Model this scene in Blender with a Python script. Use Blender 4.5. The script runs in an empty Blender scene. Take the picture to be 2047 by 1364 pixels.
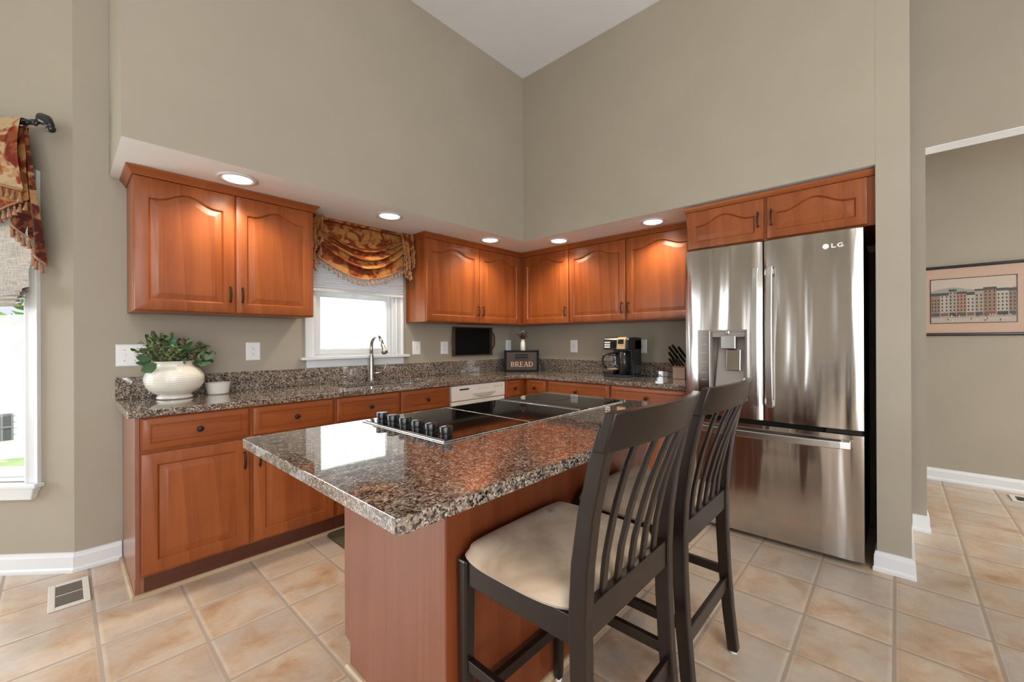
import bpy, bmesh, math, random
from mathutils import Vector, Matrix
random.seed(7)
PI = math.pi
SC = bpy.context.scene
COL = SC.collection

# ------------------------------------------------------------------ camera
CAM_POS = Vector((-3.6541, -3.3682, 1.2511))
YAW, PITCH, ROLL, FPX = 0.7263, 0.0001, -0.0046, 829.41
cam_d = bpy.data.cameras.new('camera')
cam_d.sensor_fit = 'HORIZONTAL'
cam_d.sensor_width = 36.0
cam_d.lens = FPX * 36.0 / 2047.0
cam_d.shift_x = -(1054.22 - 1023.5) / 2047.0
cam_d.clip_start = 0.05
cam_o = bpy.data.objects.new('camera', cam_d)
COL.objects.link(cam_o)
_fw = Vector((math.cos(YAW), math.sin(YAW), 0))
_rt = Vector((math.sin(YAW), -math.cos(YAW), 0))
_up = Vector((0, 0, 1))
_F = _fw * math.cos(PITCH) + _up * math.sin(PITCH)
_U0 = _up * math.cos(PITCH) - _fw * math.sin(PITCH)
_R = _rt * math.cos(ROLL) + _U0 * math.sin(ROLL)
_U = _U0 * math.cos(ROLL) - _rt * math.sin(ROLL)
_B = -_F
cam_o.matrix_world = Matrix(((_R.x, _U.x, _B.x, CAM_POS.x), (_R.y, _U.y, _B.y, CAM_POS.y),
                             (_R.z, _U.z, _B.z, CAM_POS.z), (0, 0, 0, 1)))
SC.camera = cam_o

# ------------------------------------------------------------------ look, world, daylight
SC.view_settings.view_transform = 'Standard'
SC.view_settings.look = 'None'
SC.view_settings.exposure = -0.04
SC.view_settings.gamma = 1.0
SC.view_settings.use_curve_mapping = False
SC.cycles.use_denoising = True
SC.cycles.max_bounces = 10
SC.cycles.diffuse_bounces = 5
SC.cycles.glossy_bounces = 5
SC.cycles.transmission_bounces = 8
SC.cycles.transparent_max_bounces = 12
SC.cycles.sample_clamp_indirect = 6.0
SC.cycles.caustics_reflective = False
SC.cycles.caustics_refractive = False

world = bpy.data.worlds.new('sky')
SC.world = world
world.use_nodes = True
_bg = world.node_tree.nodes['Background']
_bg.inputs['Color'].default_value = (0.86, 0.93, 1.0, 1)
_bg.inputs['Strength'].default_value = 5.5


def area_light(name, loc, aim, sx, sy, power, color=(1, 1, 1)):
    d = bpy.data.lights.new(name, 'AREA')
    d.shape = 'RECTANGLE'
    d.size, d.size_y = sx, sy
    d.energy = power
    d.color = color
    o = bpy.data.objects.new(name, d)
    COL.objects.link(o)
    o.location = loc
    o.rotation_euler = (Vector(aim) - Vector(loc)).to_track_quat('-Z', 'Y').to_euler()
    return o


WX2_ = -3.6056 - 2 * 1.3 * math.sqrt(0.5) - 2.1
# daylight of the bay windows, plus added fill lamps for unseen openings
area_light('left_wall_fill', (-8.05, -6.65, 1.15), (0, -4.0, 2.2), 1.9, 2.0, 62, (0.93, 0.97, 1.0))  # added fill for left-facing surfaces, no such door seen
area_light('bay_window_daylight', (-5.65, 1.05, 1.35), (-5.65, -5, 1.2), 1.9, 1.5, 52, (0.93, 0.97, 1.0))
area_light('bay_side_daylight', (WX2_ + .30, 0.62, 1.3), (WX2_ + 3.3, -2.38, 1.2), 0.8, 1.5, 38, (0.93, 0.97, 1.0))
area_light('rear_fill', (-5.3, -7.85, 1.7), (-3.6, 0, 3.2), 3.4, 2.4, 90, (0.96, 0.98, 1.0))  # added frontal fill from behind the camera, window unseen
area_light('hall_fill', (0.9, -7.6, 1.6), (0.9, -3, 1.4), 1.2, 2.0, 150, (1.0, 0.97, 0.92))  # added to brighten the hall, its source is unseen


# added lamp without a fixture behind the camera, lights the backsplash frontally
_cd = bpy.data.lights.new('frontal_fill_lamp', 'POINT')
_cd.energy = 62
_cd.color = (1.0, 0.95, 0.87)
_cd.shadow_soft_size = 0.25
_co = bpy.data.objects.new('frontal_fill_lamp', _cd)
COL.objects.link(_co)
_co.location = (-4.0, -4.9, 3.15)


# ------------------------------------------------------------------ mesh helpers
class MB:
    def __init__(self):
        self.bm = bmesh.new()
        self.mi = 0
        self.sm = False

    def face(self, vs):
        try:
            f = self.bm.faces.new(vs)
        except ValueError:
            return None
        f.material_index = self.mi
        f.smooth = self.sm
        return f

    def v(self, p):
        return self.bm.verts.new(p)

    def box(self, x0, x1, y0, y1, z0, z1):
        p = [self.v((x, y, z)) for z in (z0, z1) for y in (y0, y1) for x in (x0, x1)]
        for q in ((0, 2, 3, 1), (4, 5, 7, 6), (0, 1, 5, 4), (2, 6, 7, 3), (0, 4, 6, 2), (1, 3, 7, 5)):
            self.face([p[i] for i in q])
        return self

    def hexa(self, pts):
        """eight corners: bottom ring of four then top ring of four (ccw seen from above)"""
        p = [self.v(q) for q in pts]
        for q in ((3, 2, 1, 0), (4, 5, 6, 7), (0, 1, 5, 4), (1, 2, 6, 5), (2, 3, 7, 6), (3, 0, 4, 7)):
            self.face([p[i] for i in q])
        return self

    def rings(self, rings, closed=True, cap0=True, cap1=True):
        R = [[self.v(p) for p in r] for r in rings]
        n = len(R[0])
        for a, b in zip(R[:-1], R[1:]):
            for i in range(n if closed else n - 1):
                j = (i + 1) % n
                self.face([a[i], a[j], b[j], b[i]])
        if closed and cap0:
            self.face(list(reversed(R[0])))
        if closed and cap1:
            self.face(R[-1])
        return self

    def lathe(self, prof, c=(0, 0, 0), n=24, cap0=True, cap1=True, sx=1.0, sy=1.0):
        self.sm = True
        self.rings([[(c[0] + r * sx * math.cos(2 * PI * i / n), c[1] + r * sy * math.sin(2 * PI * i / n), c[2] + z)
                     for i in range(n)] for r, z in prof], True, cap0, cap1)
        self.sm = False
        return self

    def tube(self, pts, r, n=10, smooth=True, flat=1.0):
        pts = [Vector(p) for p in pts]
        rs = r if isinstance(r, (list, tuple)) else [r] * len(pts)
        rings = []
        t = (pts[1] - pts[0]).normalized()
        a = Vector((0, 0, 1)) if abs(t.z) < 0.9 else Vector((1, 0, 0))
        u = t.cross(a).normalized()
        for i, p in enumerate(pts):
            if i == 0:
                t = pts[1] - pts[0]
            elif i == len(pts) - 1:
                t = pts[-1] - pts[-2]
            else:
                t = pts[i + 1] - pts[i - 1]
            t.normalize()
            u = (u - t * u.dot(t)).normalized()
            w = t.cross(u)
            rings.append([p + (u * math.cos(2 * PI * k / n) + w * math.sin(2 * PI * k / n) * flat) * rs[i] for k in range(n)])
        self.sm = smooth
        self.rings(rings)
        self.sm = False
        return self

    def bar(self, pts, w, d, side=(1, 0, 0)):
        """rectangular section swept along pts; w along `side`, d across it; w, d may be lists"""
        pts = [Vector(p) for p in pts]
        ws = w if isinstance(w, (list, tuple)) else [w] * len(pts)
        ds = d if isinstance(d, (list, tuple)) else [d] * len(pts)
        s = Vector(side).normalized()
        rings = []
        for i, p in enumerate(pts):
            t = (pts[min(i + 1, len(pts) - 1)] - pts[max(i - 1, 0)]).normalized()
            u = (s - t * s.dot(t)).normalized()
            q = t.cross(u)
            a, b = ws[i] / 2, ds[i] / 2
            rings.append([p + u * a + q * b, p - u * a + q * b, p - u * a - q * b, p + u * a - q * b])
        self.rings(rings)
        return self

    def prism(self, poly, z0, z1):
        self.rings([[(x, y, z0) for x, y in poly], [(x, y, z1) for x, y in poly]])
        return self

    def prism_y(self, poly, y0, y1):
        self.rings([[(x, y0, z) for x, z in poly], [(x, y1, z) for x, z in poly]])
        return self

    def sweep(self, path, prof, out=1, closed=False):
        """profile [(offset, z)] along a horizontal path with mitred corners; out=+1: offset to the right of travel"""
        P = [Vector((p[0], p[1])) for p in path]
        base = [p[2] if len(p) > 2 else 0 for p in path]
        N = len(P)
        rings = []
        for i in range(N):
            d0 = (P[i] - P[i - 1]) if (i > 0 or closed) else (P[1] - P[0])
            d1 = (P[(i + 1) % N] - P[i]) if (i < N - 1 or closed) else (P[-1] - P[-2])
            d0, d1 = d0.normalized(), d1.normalized()
            n0 = Vector((d0.y, -d0.x)) * out
            n1 = Vector((d1.y, -d1.x)) * out
            m = (n0 + n1)
            m = m / max(0.2, (1 + n0.dot(n1)))
            rings.append([(P[i].x + m.x * o, P[i].y + m.y * o, base[i] + z) for o, z in prof])
        if closed:
            rings.append(rings[0])
        self.rings(rings, True, not closed, not closed)
        return self

    def grid(self, f, nu, nv, smooth=True):
        self.sm = smooth
        V = [[self.v(f(i / nu, j / nv)) for i in range(nu + 1)] for j in range(nv + 1)]
        for j in range(nv):
            for i in range(nu):
                self.face([V[j][i], V[j][i + 1], V[j + 1][i + 1], V[j + 1][i]])
        self.sm = False
        return self

    def sphere(self, c, r, n=12, m=8, s=(1, 1, 1)):
        prof = [(max(1e-4, math.sin(PI * k / m)) * r, -math.cos(PI * k / m) * r) for k in range(m + 1)]
        self.sm = True
        self.rings([[(c[0] + a * s[0] * math.cos(2 * PI * i / n), c[1] + a * s[1] * math.sin(2 * PI * i / n), c[2] + z * s[2])
                     for i in range(n)] for a, z in prof])
        self.sm = False
        return self

    def holes(self, outer, inners, z0, z1):
        """flat slab with holes"""
        b = bmesh.new()
        es = []
        for loop in [outer] + inners:
            vs = [b.verts.new((x, y, z1)) for x, y in loop]
            for i in range(len(vs)):
                es.append(b.edges.new((vs[i], vs[(i + 1) % len(vs)])))
        bmesh.ops.triangle_fill(b, use_beauty=True, use_dissolve=False, edges=es, normal=(0, 0, 1))
        r = bmesh.ops.extrude_face_region(b, geom=list(b.faces))
        bmesh.ops.translate(b, vec=(0, 0, z0 - z1), verts=[g for g in r['geom'] if isinstance(g, bmesh.types.BMVert)])
        me = bpy.data.meshes.new('tmp')
        b.to_mesh(me)
        b.free()
        self.bm.from_mesh(me)
        bpy.data.meshes.remove(me)
        return self

    def xform(self, M):
        bmesh.ops.transform(self.bm, matrix=M, verts=self.bm.verts)
        return self


def build(name, mb, mat, parent=None, loc=(0, 0, 0), rot=(0, 0, 0), bevel=0.0, sharp=None, fixn=True, seg=2, subsurf=0):
    me = bpy.data.meshes.new(name)
    if fixn:
        bmesh.ops.recalc_face_normals(mb.bm, faces=mb.bm.faces)
    mb.bm.to_mesh(me)
    mb.bm.free()
    for m in (mat if isinstance(mat, (list, tuple)) else [mat]):
        me.materials.append(m)
    if sharp is not None:
        for p in me.polygons:
            p.use_smooth = True
        me.set_sharp_from_angle(angle=math.radians(sharp))
    o = bpy.data.objects.new(name, me)
    COL.objects.link(o)
    if parent is not None:
        o.parent = parent
    o.location = loc
    o.rotation_euler = rot
    if bevel > 0:
        b = o.modifiers.new('soft_edge', 'BEVEL')
        b.width = bevel
        b.segments = seg
        b.limit_method = 'ANGLE'
        b.angle_limit = math.radians(40)
    if subsurf:
        s = o.modifiers.new('smooth', 'SUBSURF')
        s.levels = s.render_levels = subsurf
    return o


def tag(o, label, cat, group=None, kind=None):
    o['label'] = label
    o['category'] = cat
    if group:
        o['group'] = group
    if kind:
        o['kind'] = kind
    return o


def thing(name, label, cat, loc=(0, 0, 0), rz=0.0, group=None):
    o = bpy.data.objects.new(name, None)
    COL.objects.link(o)
    o.empty_display_size = 0.1
    o.location = loc
    o.rotation_euler = (0, 0, rz)
    return tag(o, label, cat, group)


def struct(name, mb, mat, label, cat, **k):
    return tag(build(name, mb, mat, **k), label, cat, kind='structure')


def share(src, parent, loc, rot=(0, 0, 0), scale=None):
    o = src.copy()
    COL.objects.link(o)
    o.parent = parent
    o.location = loc
    o.rotation_euler = rot
    if scale:
        o.scale = scale
    return o


def copy_tree(src, loc, rz, label, group=None):
    r = src.copy()
    COL.objects.link(r)
    r.location = loc
    r.rotation_euler = (0, 0, rz)
    r['label'] = label
    if group:
        r['group'] = group
    for ch in list(src.children):
        c = ch.copy()
        COL.objects.link(c)
        c.parent = r
        for g in list(ch.children):
            d = g.copy()
            COL.objects.link(d)
            d.parent = c
    return r


# ------------------------------------------------------------------ materials
def mat(name, color=(0.5, 0.5, 0.5), rough=0.5, metal=0.0, spec=0.5, coat=0.0, coat_r=0.1):
    m = bpy.data.materials.new(name)
    m.use_nodes = True
    b = m.node_tree.nodes['Principled BSDF']
    b.inputs['Base Color'].default_value = (*color, 1)
    b.inputs['Roughness'].default_value = rough
    b.inputs['Metallic'].default_value = metal
    b.inputs['Specular IOR Level'].default_value = spec
    b.inputs['Coat Weight'].default_value = coat
    b.inputs['Coat Roughness'].default_value = coat_r
    return m


class NT:
    def __init__(self, m):
        self.t = m.node_tree
        self.b = self.t.nodes.get('Principled BSDF')

    def n(self, typ, **k):
        x = self.t.nodes.new(typ)
        for a, b in k.items():
            setattr(x, a, b)
        return x

    def l(self, a, b):
        self.t.links.new(a, b)

    def coords(self, scale=(1, 1, 1), rot=(0, 0, 0), rnd=0.0, kind='Object'):
        tc = self.n('ShaderNodeTexCoord')
        src = tc.outputs[kind]
        if rnd:
            oi = self.n('ShaderNodeObjectInfo')
            mu = self.n('ShaderNodeMath', operation='MULTIPLY')
            mu.inputs[1].default_value = rnd
            self.l(oi.outputs['Random'], mu.inputs[0])
            ad = self.n('ShaderNodeVectorMath', operation='ADD')
            self.l(src, ad.inputs[0])
            self.l(mu.outputs[0], ad.inputs[1])
            src = ad.outputs[0]
        mp = self.n('ShaderNodeMapping')
        mp.inputs['Scale'].default_value = scale
        mp.inputs['Rotation'].default_value = rot
        self.l(src, mp.inputs['Vector'])
        return mp.outputs['Vector']

    def noise(self, vec, scale, detail=4, rough=0.5, dist=0.0):
        x = self.n('ShaderNodeTexNoise')
        x.inputs['Scale'].default_value = scale
        x.inputs['Detail'].default_value = detail
        x.inputs['Roughness'].default_value = rough
        x.inputs['Distortion'].default_value = dist
        self.l(vec, x.inputs['Vector'])
        return x.outputs['Fac']

    def voronoi(self, vec, scale, out='Color', feature='F1'):
        x = self.n('ShaderNodeTexVoronoi', feature=feature)
        x.inputs['Scale'].default_value = scale
        self.l(vec, x.inputs['Vector'])
        return x.outputs[out]

    def ramp(self, fac, stops, interp='LINEAR'):
        x = self.n('ShaderNodeValToRGB')
        x.color_ramp.interpolation = interp
        e = x.color_ramp.elements
        while len(e) < len(stops):
            e.new(0.5)
        for q, (p, c) in zip(e, stops):
            q.position = p
            q.color = (*c, 1)
        self.l(fac, x.inputs['Fac'])
        return x.outputs['Color']

    def mix(self, fac, a, b, blend='MIX'):
        x = self.n('ShaderNodeMix', data_type='RGBA', blend_type=blend)
        for s, v in ((x.inputs['Factor'], fac), (x.inputs['A'], a), (x.inputs['B'], b)):
            if isinstance(v, (int, float)):
                s.default_value = v
            elif isinstance(v, tuple):
                s.default_value = (*v, 1)
            else:
                self.l(v, s)
        return x.outputs['Result']

    def math(self, op, a, b=None, clamp=False):
        x = self.n('ShaderNodeMath', operation=op, use_clamp=clamp)
        for i, v in enumerate((a, b)):
            if v is None:
                continue
            if isinstance(v, (int, float)):
                x.inputs[i].default_value = v
            else:
                self.l(v, x.inputs[i])
        return x.outputs[0]

    def bump(self, h, strength=0.2, dist=0.01):
        x = self.n('ShaderNodeBump')
        x.inputs['Strength'].default_value = strength
        x.inputs['Distance'].default_value = dist
        self.l(h, x.inputs['Height'])
        self.l(x.outputs['Normal'], self.b.inputs['Normal'])
        return x.outputs['Normal']

    def color(self, c):
        self.l(c, self.b.inputs['Base Color'])

    def rough(self, c):
        self.l(c, self.b.inputs['Roughness'])


def painted(name, col, rough=0.6, var=0.03, bump=0.02):
    m = mat(name, col, rough, spec=0.3)
    t = NT(m)
    v = t.coords()
    f = t.noise(v, 2.5, 3)
    a = tuple(x * (1 - var) for x in col)
    b = tuple(min(1, x * (1 + var)) for x in col)
    t.color(t.ramp(f, [(0.3, a), (0.7, b)]))
    t.bump(t.noise(v, 160, 2), bump, 0.002)
    return m


def wood(name, axis, dark, light, rough=0.36, coat=0.10, streak=1.0, spec=0.32):
    """cherry with grain along the given local axis"""
    m = mat(name, light, rough, spec=spec, coat=coat, coat_r=0.18)
    t = NT(m)
    sc = [15.0, 15.0, 15.0]
    sc['xyz'.index(axis)] = 0.9
    v = t.coords(tuple(sc), rnd=9.0)
    big = t.noise(v, 0.55, 3, 0.5, 1.2)
    sc2 = [90.0, 90.0, 90.0]
    sc2['xyz'.index(axis)] = 3.0
    v2 = t.coords(tuple(sc2), rnd=5.0)
    fine = t.noise(v2, 1.0, 3, 0.6)
    v3 = t.coords((3, 3, 3), rnd=4.0)
    blot = t.noise(v3, 1.2, 3)
    # flame figure: contour lines of a stretched field
    wv = t.n('ShaderNodeTexWave', wave_type='BANDS', bands_direction='DIAGONAL', wave_profile='SAW')
    wv.inputs['Scale'].default_value = 0.35
    wv.inputs['Distortion'].default_value = 9.0
    wv.inputs['Detail'].default_value = 1.5
    wv.inputs['Detail Scale'].default_value = 0.35
    t.l(v, wv.inputs['Vector'])
    f = t.math('ADD', t.math('MULTIPLY', big, 0.40), t.math('MULTIPLY', fine, 0.24))
    f = t.math('ADD', f, t.math('MULTIPLY', blot, 0.26))
    f = t.math('ADD', f, t.math('MULTIPLY', wv.outputs['Fac'], 0.12 * streak))
    mid = tuple((a + b) / 2 for a, b in zip(dark, light))
    t.color(t.ramp(f, [(0.28, dark), (0.5, mid), (0.72, light)]))
    return m


def granite(name, tint=1.0):
    m = mat(name, (0.2, 0.16, 0.13), 0.025, spec=0.9, coat=0.55, coat_r=0.02)
    t = NT(m)
    v = t.coords()
    w = t.n('ShaderNodeVectorMath', operation='ADD')
    nz = t.n('ShaderNodeTexNoise')
    nz.inputs['Scale'].default_value = 60
    nz.inputs['Detail'].default_value = 3
    t.l(v, nz.inputs['Vector'])
    sub = t.n('ShaderNodeVectorMath', operation='SCALE')
    sub.inputs['Scale'].default_value = 0.010
    t.l(nz.outputs['Color'], sub.inputs[0])
    t.l(v, w.inputs[0])
    t.l(sub.outputs[0], w.inputs[1])
    c1 = t.voronoi(w.outputs[0], 210)
    sep = t.n('ShaderNodeSeparateColor')
    t.l(c1, sep.inputs[0])
    base = t.ramp(sep.outputs[0], [(0.0, (0.018, 0.014, 0.012)), (0.18, (0.078, 0.060, 0.049)), (0.36, (0.215, 0.165, 0.132)),
                                   (0.60, (0.33, 0.265, 0.216)), (0.83, (0.43, 0.365, 0.313)), (0.96, (0.56, 0.51, 0.465))], 'CONSTANT')
    big = t.noise(v, 55, 4, 0.6)
    dk = t.ramp(big, [(0.38, (0.25, 0.23, 0.22)), (0.54, (1.05, 1.02, 1))])
    c = t.mix(0.65, base, dk, 'MULTIPLY')
    fine = t.noise(v, 420, 2)
    c = t.mix(0.35, c, t.ramp(fine, [(0.35, (0.45, 0.45, 0.45)), (0.65, (1.35, 1.3, 1.25))]), 'MULTIPLY')
    t.color(c)
    return m


M = {}
M['wall'] = painted('taupe_wall_paint', (0.352, 0.308, 0.243))
M['white'] = painted('white_ceiling_paint', (0.86, 0.91, 0.97), 0.7, 0.015)
M['trim'] = mat('white_gloss_trim', (0.68, 0.69, 0.70), 0.3)
M['wood_v'] = wood('cherry_wood_upright_grain', 'z', (0.165, 0.034, 0.0068), (0.345, 0.097, 0.0245))
M['wood_h'] = wood('cherry_wood_level_grain', 'x', (0.165, 0.034, 0.0068), (0.345, 0.097, 0.0245))
M['wood_hy'] = wood('cherry_wood_crosswise_grain', 'y', (0.165, 0.034, 0.0068), (0.345, 0.097, 0.0245))
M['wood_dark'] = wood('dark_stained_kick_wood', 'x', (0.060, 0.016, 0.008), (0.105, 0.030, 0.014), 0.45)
M['veneer'] = wood('sheen_paled_cherry_veneer', 'z', (0.180, 0.052, 0.024), (0.290, 0.112, 0.066), 0.34, 0.35, 0.5, 0.5)  # cherry veneer; window sheen on the island end put into its paler colour
M['wood_back_shaded'] = wood('shade_darkened_cherry', 'z', (0.125, 0.026, 0.008), (0.235, 0.060, 0.020))  # same cherry, darkened: shade under the island overhang put into the colour
M['shoe'] = wood('pale_oak_moulding', 'x', (0.33, 0.22, 0.125), (0.48, 0.35, 0.215), 0.45)
M['granite'] = granite('brown_granite')
M['black'] = mat('black_plastic', (0.012, 0.012, 0.013), 0.25)
M['black_matte'] = mat('matte_black', (0.005, 0.005, 0.005), 0.6, spec=0.15)
M['bronze'] = mat('oil_rubbed_bronze', (0.025, 0.018, 0.015), 0.35, 0.6)
M['glass_black'] = mat('black_ceramic_glass', (0.006, 0.006, 0.006), 0.04, spec=0.6)
M['chrome'] = mat('brushed_nickel', (0.46, 0.44, 0.42), 0.2, 1.0)
M['steel_sink'] = mat('sink_steel', (0.55, 0.56, 0.57), 0.3, 1.0)
M['alu'] = mat('polished_aluminium_trim', (0.75, 0.74, 0.72), 0.25, 1.0)
M['ceramic'] = mat('cream_glazed_ceramic', (0.72, 0.68, 0.60), 0.16, coat=0.5)
M['bowl'] = mat('white_porcelain', (0.74, 0.70, 0.65), 0.3)
M['plate'] = mat('white_wall_plate', (0.78, 0.78, 0.78), 0.35)
M['slot'] = mat('dark_slot', (0.03, 0.03, 0.03), 0.6)
M['appliance'] = mat('almond_white_enamel', (0.74, 0.70, 0.65), 0.25)
M['appliance_d'] = mat('grey_print', (0.38, 0.37, 0.36), 0.4)
M['espresso'] = wood('espresso_stained_wood', 'z', (0.008, 0.0045, 0.0035), (0.020, 0.011, 0.008), 0.30, 0.15, 0.2, 0.42)
M['glide'] = mat('white_felt_glide', (0.75, 0.73, 0.70), 0.8)
M['gold'] = mat('champagne_gold_plastic', (0.62, 0.45, 0.27), 0.3, 0.35)
M['button'] = mat('white_button', (0.75, 0.74, 0.72), 0.4)
M['fridge_side'] = mat('black_fridge_side', (0.012, 0.012, 0.013), 0.5)
M['grey_plastic'] = mat('grey_dispenser_plastic', (0.25, 0.213, 0.188), 0.4)
M['mirror_panel'] = mat('glossy_silver_panel', (0.48, 0.45, 0.43), 0.1, 1.0)
M['emblem'] = mat('white_emblem', (0.85, 0.85, 0.85), 0.3)
M['pink_mat'] = mat('pink_picture_mat', (0.62, 0.42, 0.32), 0.7)
M['frame_black'] = mat('black_lacquer_frame', (0.012, 0.011, 0.012), 0.2)
M['gold_line'] = mat('gold_fillet', (0.50, 0.36, 0.18), 0.35, 0.6)
M['door_mat'] = mat('olive_floor_mat', (0.085, 0.065, 0.030), 0.9)
M['vent'] = mat('cream_enamel_register', (0.66, 0.62, 0.54), 0.45)
M['vent_dark'] = mat('register_louvre', (0.16, 0.135, 0.105), 0.6)
M['knife_block'] = wood('knife_block_wood', 'z', (0.36, 0.22, 0.16), (0.50, 0.32, 0.24), 0.5)
M['tray_wood'] = wood('walnut_tray_wood', 'z', (0.050, 0.026, 0.016), (0.105, 0.058, 0.036), 0.4)
M['bread_front'] = mat('dark_brown_bread_box_front', (0.050, 0.034, 0.027), 0.5, spec=0.25)
M['copper'] = mat('copper_lettering', (0.62, 0.37, 0.24), 0.35, 0.3)
M['bud'] = mat('cream_berry', (0.72, 0.62, 0.42), 0.6)
M['twig'] = mat('dark_red_twig', (0.060, 0.014, 0.012), 0.7)
M['cord'] = mat('dark_power_cord', (0.03, 0.025, 0.02), 0.5)
M['tassel'] = mat('copper_silk_tassel', (0.30, 0.135, 0.065), 0.5)
M['shade'] = None
M['grille'] = mat('dark_grey_grille', (0.05, 0.048, 0.045), 0.35, 0.5)

# floor tile: staggered-free square grid measured on the photograph's floor
def tile_material():
    m = mat('mottled_ceramic_tile', (0.5, 0.4, 0.3), 0.32, spec=0.45)
    t = NT(m)
    tc = t.n('ShaderNodeTexCoord')
    sp = t.n('ShaderNodeSeparateXYZ')
    t.l(tc.outputs['Object'], sp.inputs[0])
    P = 0.3062
    ux = t.math('DIVIDE', t.math('ADD', sp.outputs[0], 3.2458 + 40 * P), P)
    uy = t.math('DIVIDE', t.math('ADD', sp.outputs[1], 0.9095 + 40 * P), P)
    fx, fy = t.math('FRACT', ux), t.math('FRACT', uy)
    ix, iy = t.math('FLOOR', ux), t.math('FLOOR', uy)
    # slightly wavering joint edges
    nz = t.noise(tc.outputs['Object'], 26, 3, 0.6)
    wob = t.math('MULTIPLY', t.math('SUBTRACT', nz, 0.5), 0.012)
    dx = t.math('MINIMUM', fx, t.math('SUBTRACT', 1.0, fx))
    dy = t.math('MINIMUM', fy, t.math('SUBTRACT', 1.0, fy))
    d = t.math('ADD', t.math('MINIMUM', dx, dy), wob)
    inside = t.math('MULTIPLY', t.math('SUBTRACT', d, 0.018), 140.0, clamp=True)
    # per-tile offset of the mottling
    cb = t.n('ShaderNodeCombineXYZ')
    t.l(t.math('MULTIPLY', ix, 7.31), cb.inputs[0])
    t.l(t.math('MULTIPLY', iy, 3.77), cb.inputs[1])
    ad = t.n('ShaderNodeVectorMath', operation='ADD')
    t.l(tc.outputs['Object'], ad.inputs[0])
    t.l(cb.outputs[0], ad.inputs[1])
    n1 = t.noise(ad.outputs[0], 5.5, 5, 0.62, 0.6)
    n2 = t.noise(ad.outputs[0], 2.6, 3, 0.5)
    n3 = t.noise(ad.outputs[0], 30, 4, 0.7)
    c = t.ramp(n1, [(0.28, (0.37, 0.215, 0.115)), (0.42, (0.49, 0.33, 0.21)), (0.56, (0.57, 0.445, 0.33)), (0.72, (0.55, 0.485, 0.41))])
    gm = t.n('ShaderNodeMapRange')
    gm.inputs['From Min'].default_value = 0.42
    gm.inputs['From Max'].default_value = 0.64
    t.l(n2, gm.inputs['Value'])
    c = t.mix(t.math('MULTIPLY', gm.outputs[0], 0.75), c, (0.445, 0.395, 0.35))
    c = t.mix(0.3, c, t.ramp(n3, [(0.3, (0.72, 0.68, 0.64)), (0.7, (1.12, 1.12, 1.12))]), 'MULTIPLY')
    wn = t.n('ShaderNodeTexWhiteNoise', noise_dimensions='2D')
    cb2 = t.n('ShaderNodeCombineXYZ')
    t.l(ix, cb2.inputs[0])
    t.l(iy, cb2.inputs[1])
    t.l(cb2.outputs[0], wn.inputs['Vector'])
    c = t.mix(0.5, c, t.ramp(wn.outputs['Value'], [(0, (0.86, 0.86, 0.86)), (1, (1.1, 1.08, 1.06))]), 'MULTIPLY')
    rim = t.math('MULTIPLY', t.math('SUBTRACT', d, 0.018), 22.0, clamp=True)
    c = t.mix(t.math('MULTIPLY', t.math('SUBTRACT', 1.0, rim), 0.35), c, (0.66, 0.55, 0.46))
    c = t.mix(inside, (0.36, 0.285, 0.225), c)
    t.color(c)
    t.rough(t.math('SUBTRACT', 0.75, t.math('MULTIPLY', inside, 0.42)))
    h = t.math('ADD', t.math('MULTIPLY', rim, 1.0), t.math('MULTIPLY', n1, 0.5))
    t.bump(h, 0.35, 0.004)
    return m


M['tile'] = tile_material()


def steel_material():
    m = mat('brushed_stainless_steel', (0.60, 0.565, 0.54), 0.17, 1.0)
    t = NT(m)
    v = t.coords((3.2, 3.2, 0.32))
    n = t.noise(v, 1.6, 2, 0.4, 0.4)
    v2 = t.coords((2, 2, 500))
    n2 = t.noise(v2, 1.0, 2)
    n3 = t.noise(t.coords((9, 9, 0.5)), 1.0, 2, 0.4, 0.3)
    h = t.math('ADD', t.math('ADD', n, t.math('MULTIPLY', n3, 0.22)), t.math('MULTIPLY', n2, 0.0012))
    t.bump(h, 0.8, 0.045)
    t.b.inputs['Anisotropic'].default_value = 0.55
    tg = t.n('ShaderNodeTangent', direction_type='RADIAL', axis='Z')
    t.l(tg.outputs[0], t.b.inputs['Tangent'])
    return m


M['steel'] = steel_material()
M['steel_bar'] = mat('satin_steel_bar', (0.50, 0.475, 0.455), 0.3, 1.0)


def fabric_floral(name, thr, dark, mid, edge, ground):
    m = mat(name, (0.3, 0.16, 0.05), 0.75, spec=0.15)
    t = NT(m)
    v = t.coords((1, 1, 1))
    n = t.noise(v, 8.0, 3, 0.5, 1.3)
    leaf = t.ramp(n, [(thr - .10, dark), (thr - .03, mid), (thr - .005, edge), (thr + .03, ground)])
    n2 = t.noise(v, 22, 4, 0.6, 1.0)
    c = t.mix(t.math('MULTIPLY', t.ramp(n2, [(0.52, (0, 0, 0)), (0.6, (1, 1, 1))]), 0.55), leaf, (0.27, 0.080, 0.022))
    t.color(c)
    t.bump(t.noise(t.coords((1, 1, 1)), 700, 2), 0.1, 0.001)
    return m


M['floral'] = fabric_floral('gold_and_burgundy_floral_damask', .50, (0.125, 0.024, 0.008), (0.20, 0.042, 0.012), (0.26, 0.092, 0.024), (0.36, 0.170, 0.050))
M['floral_lit'] = fabric_floral('lit_tan_floral_damask', .49, (0.130, 0.018, 0.010), (0.21, 0.036, 0.016), (0.30, 0.135, 0.060), (0.40, 0.285, 0.160))  # same damask, paler: light on the front swag put into the colour
M['floral_shaded'] = fabric_floral('shaded_burgundy_damask', .60, (0.045, 0.008, 0.006), (0.085, 0.014, 0.009), (0.15, 0.055, 0.022), (0.28, 0.165, 0.080))  # same damask, darker: shadow on the jabot put into the colour


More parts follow.
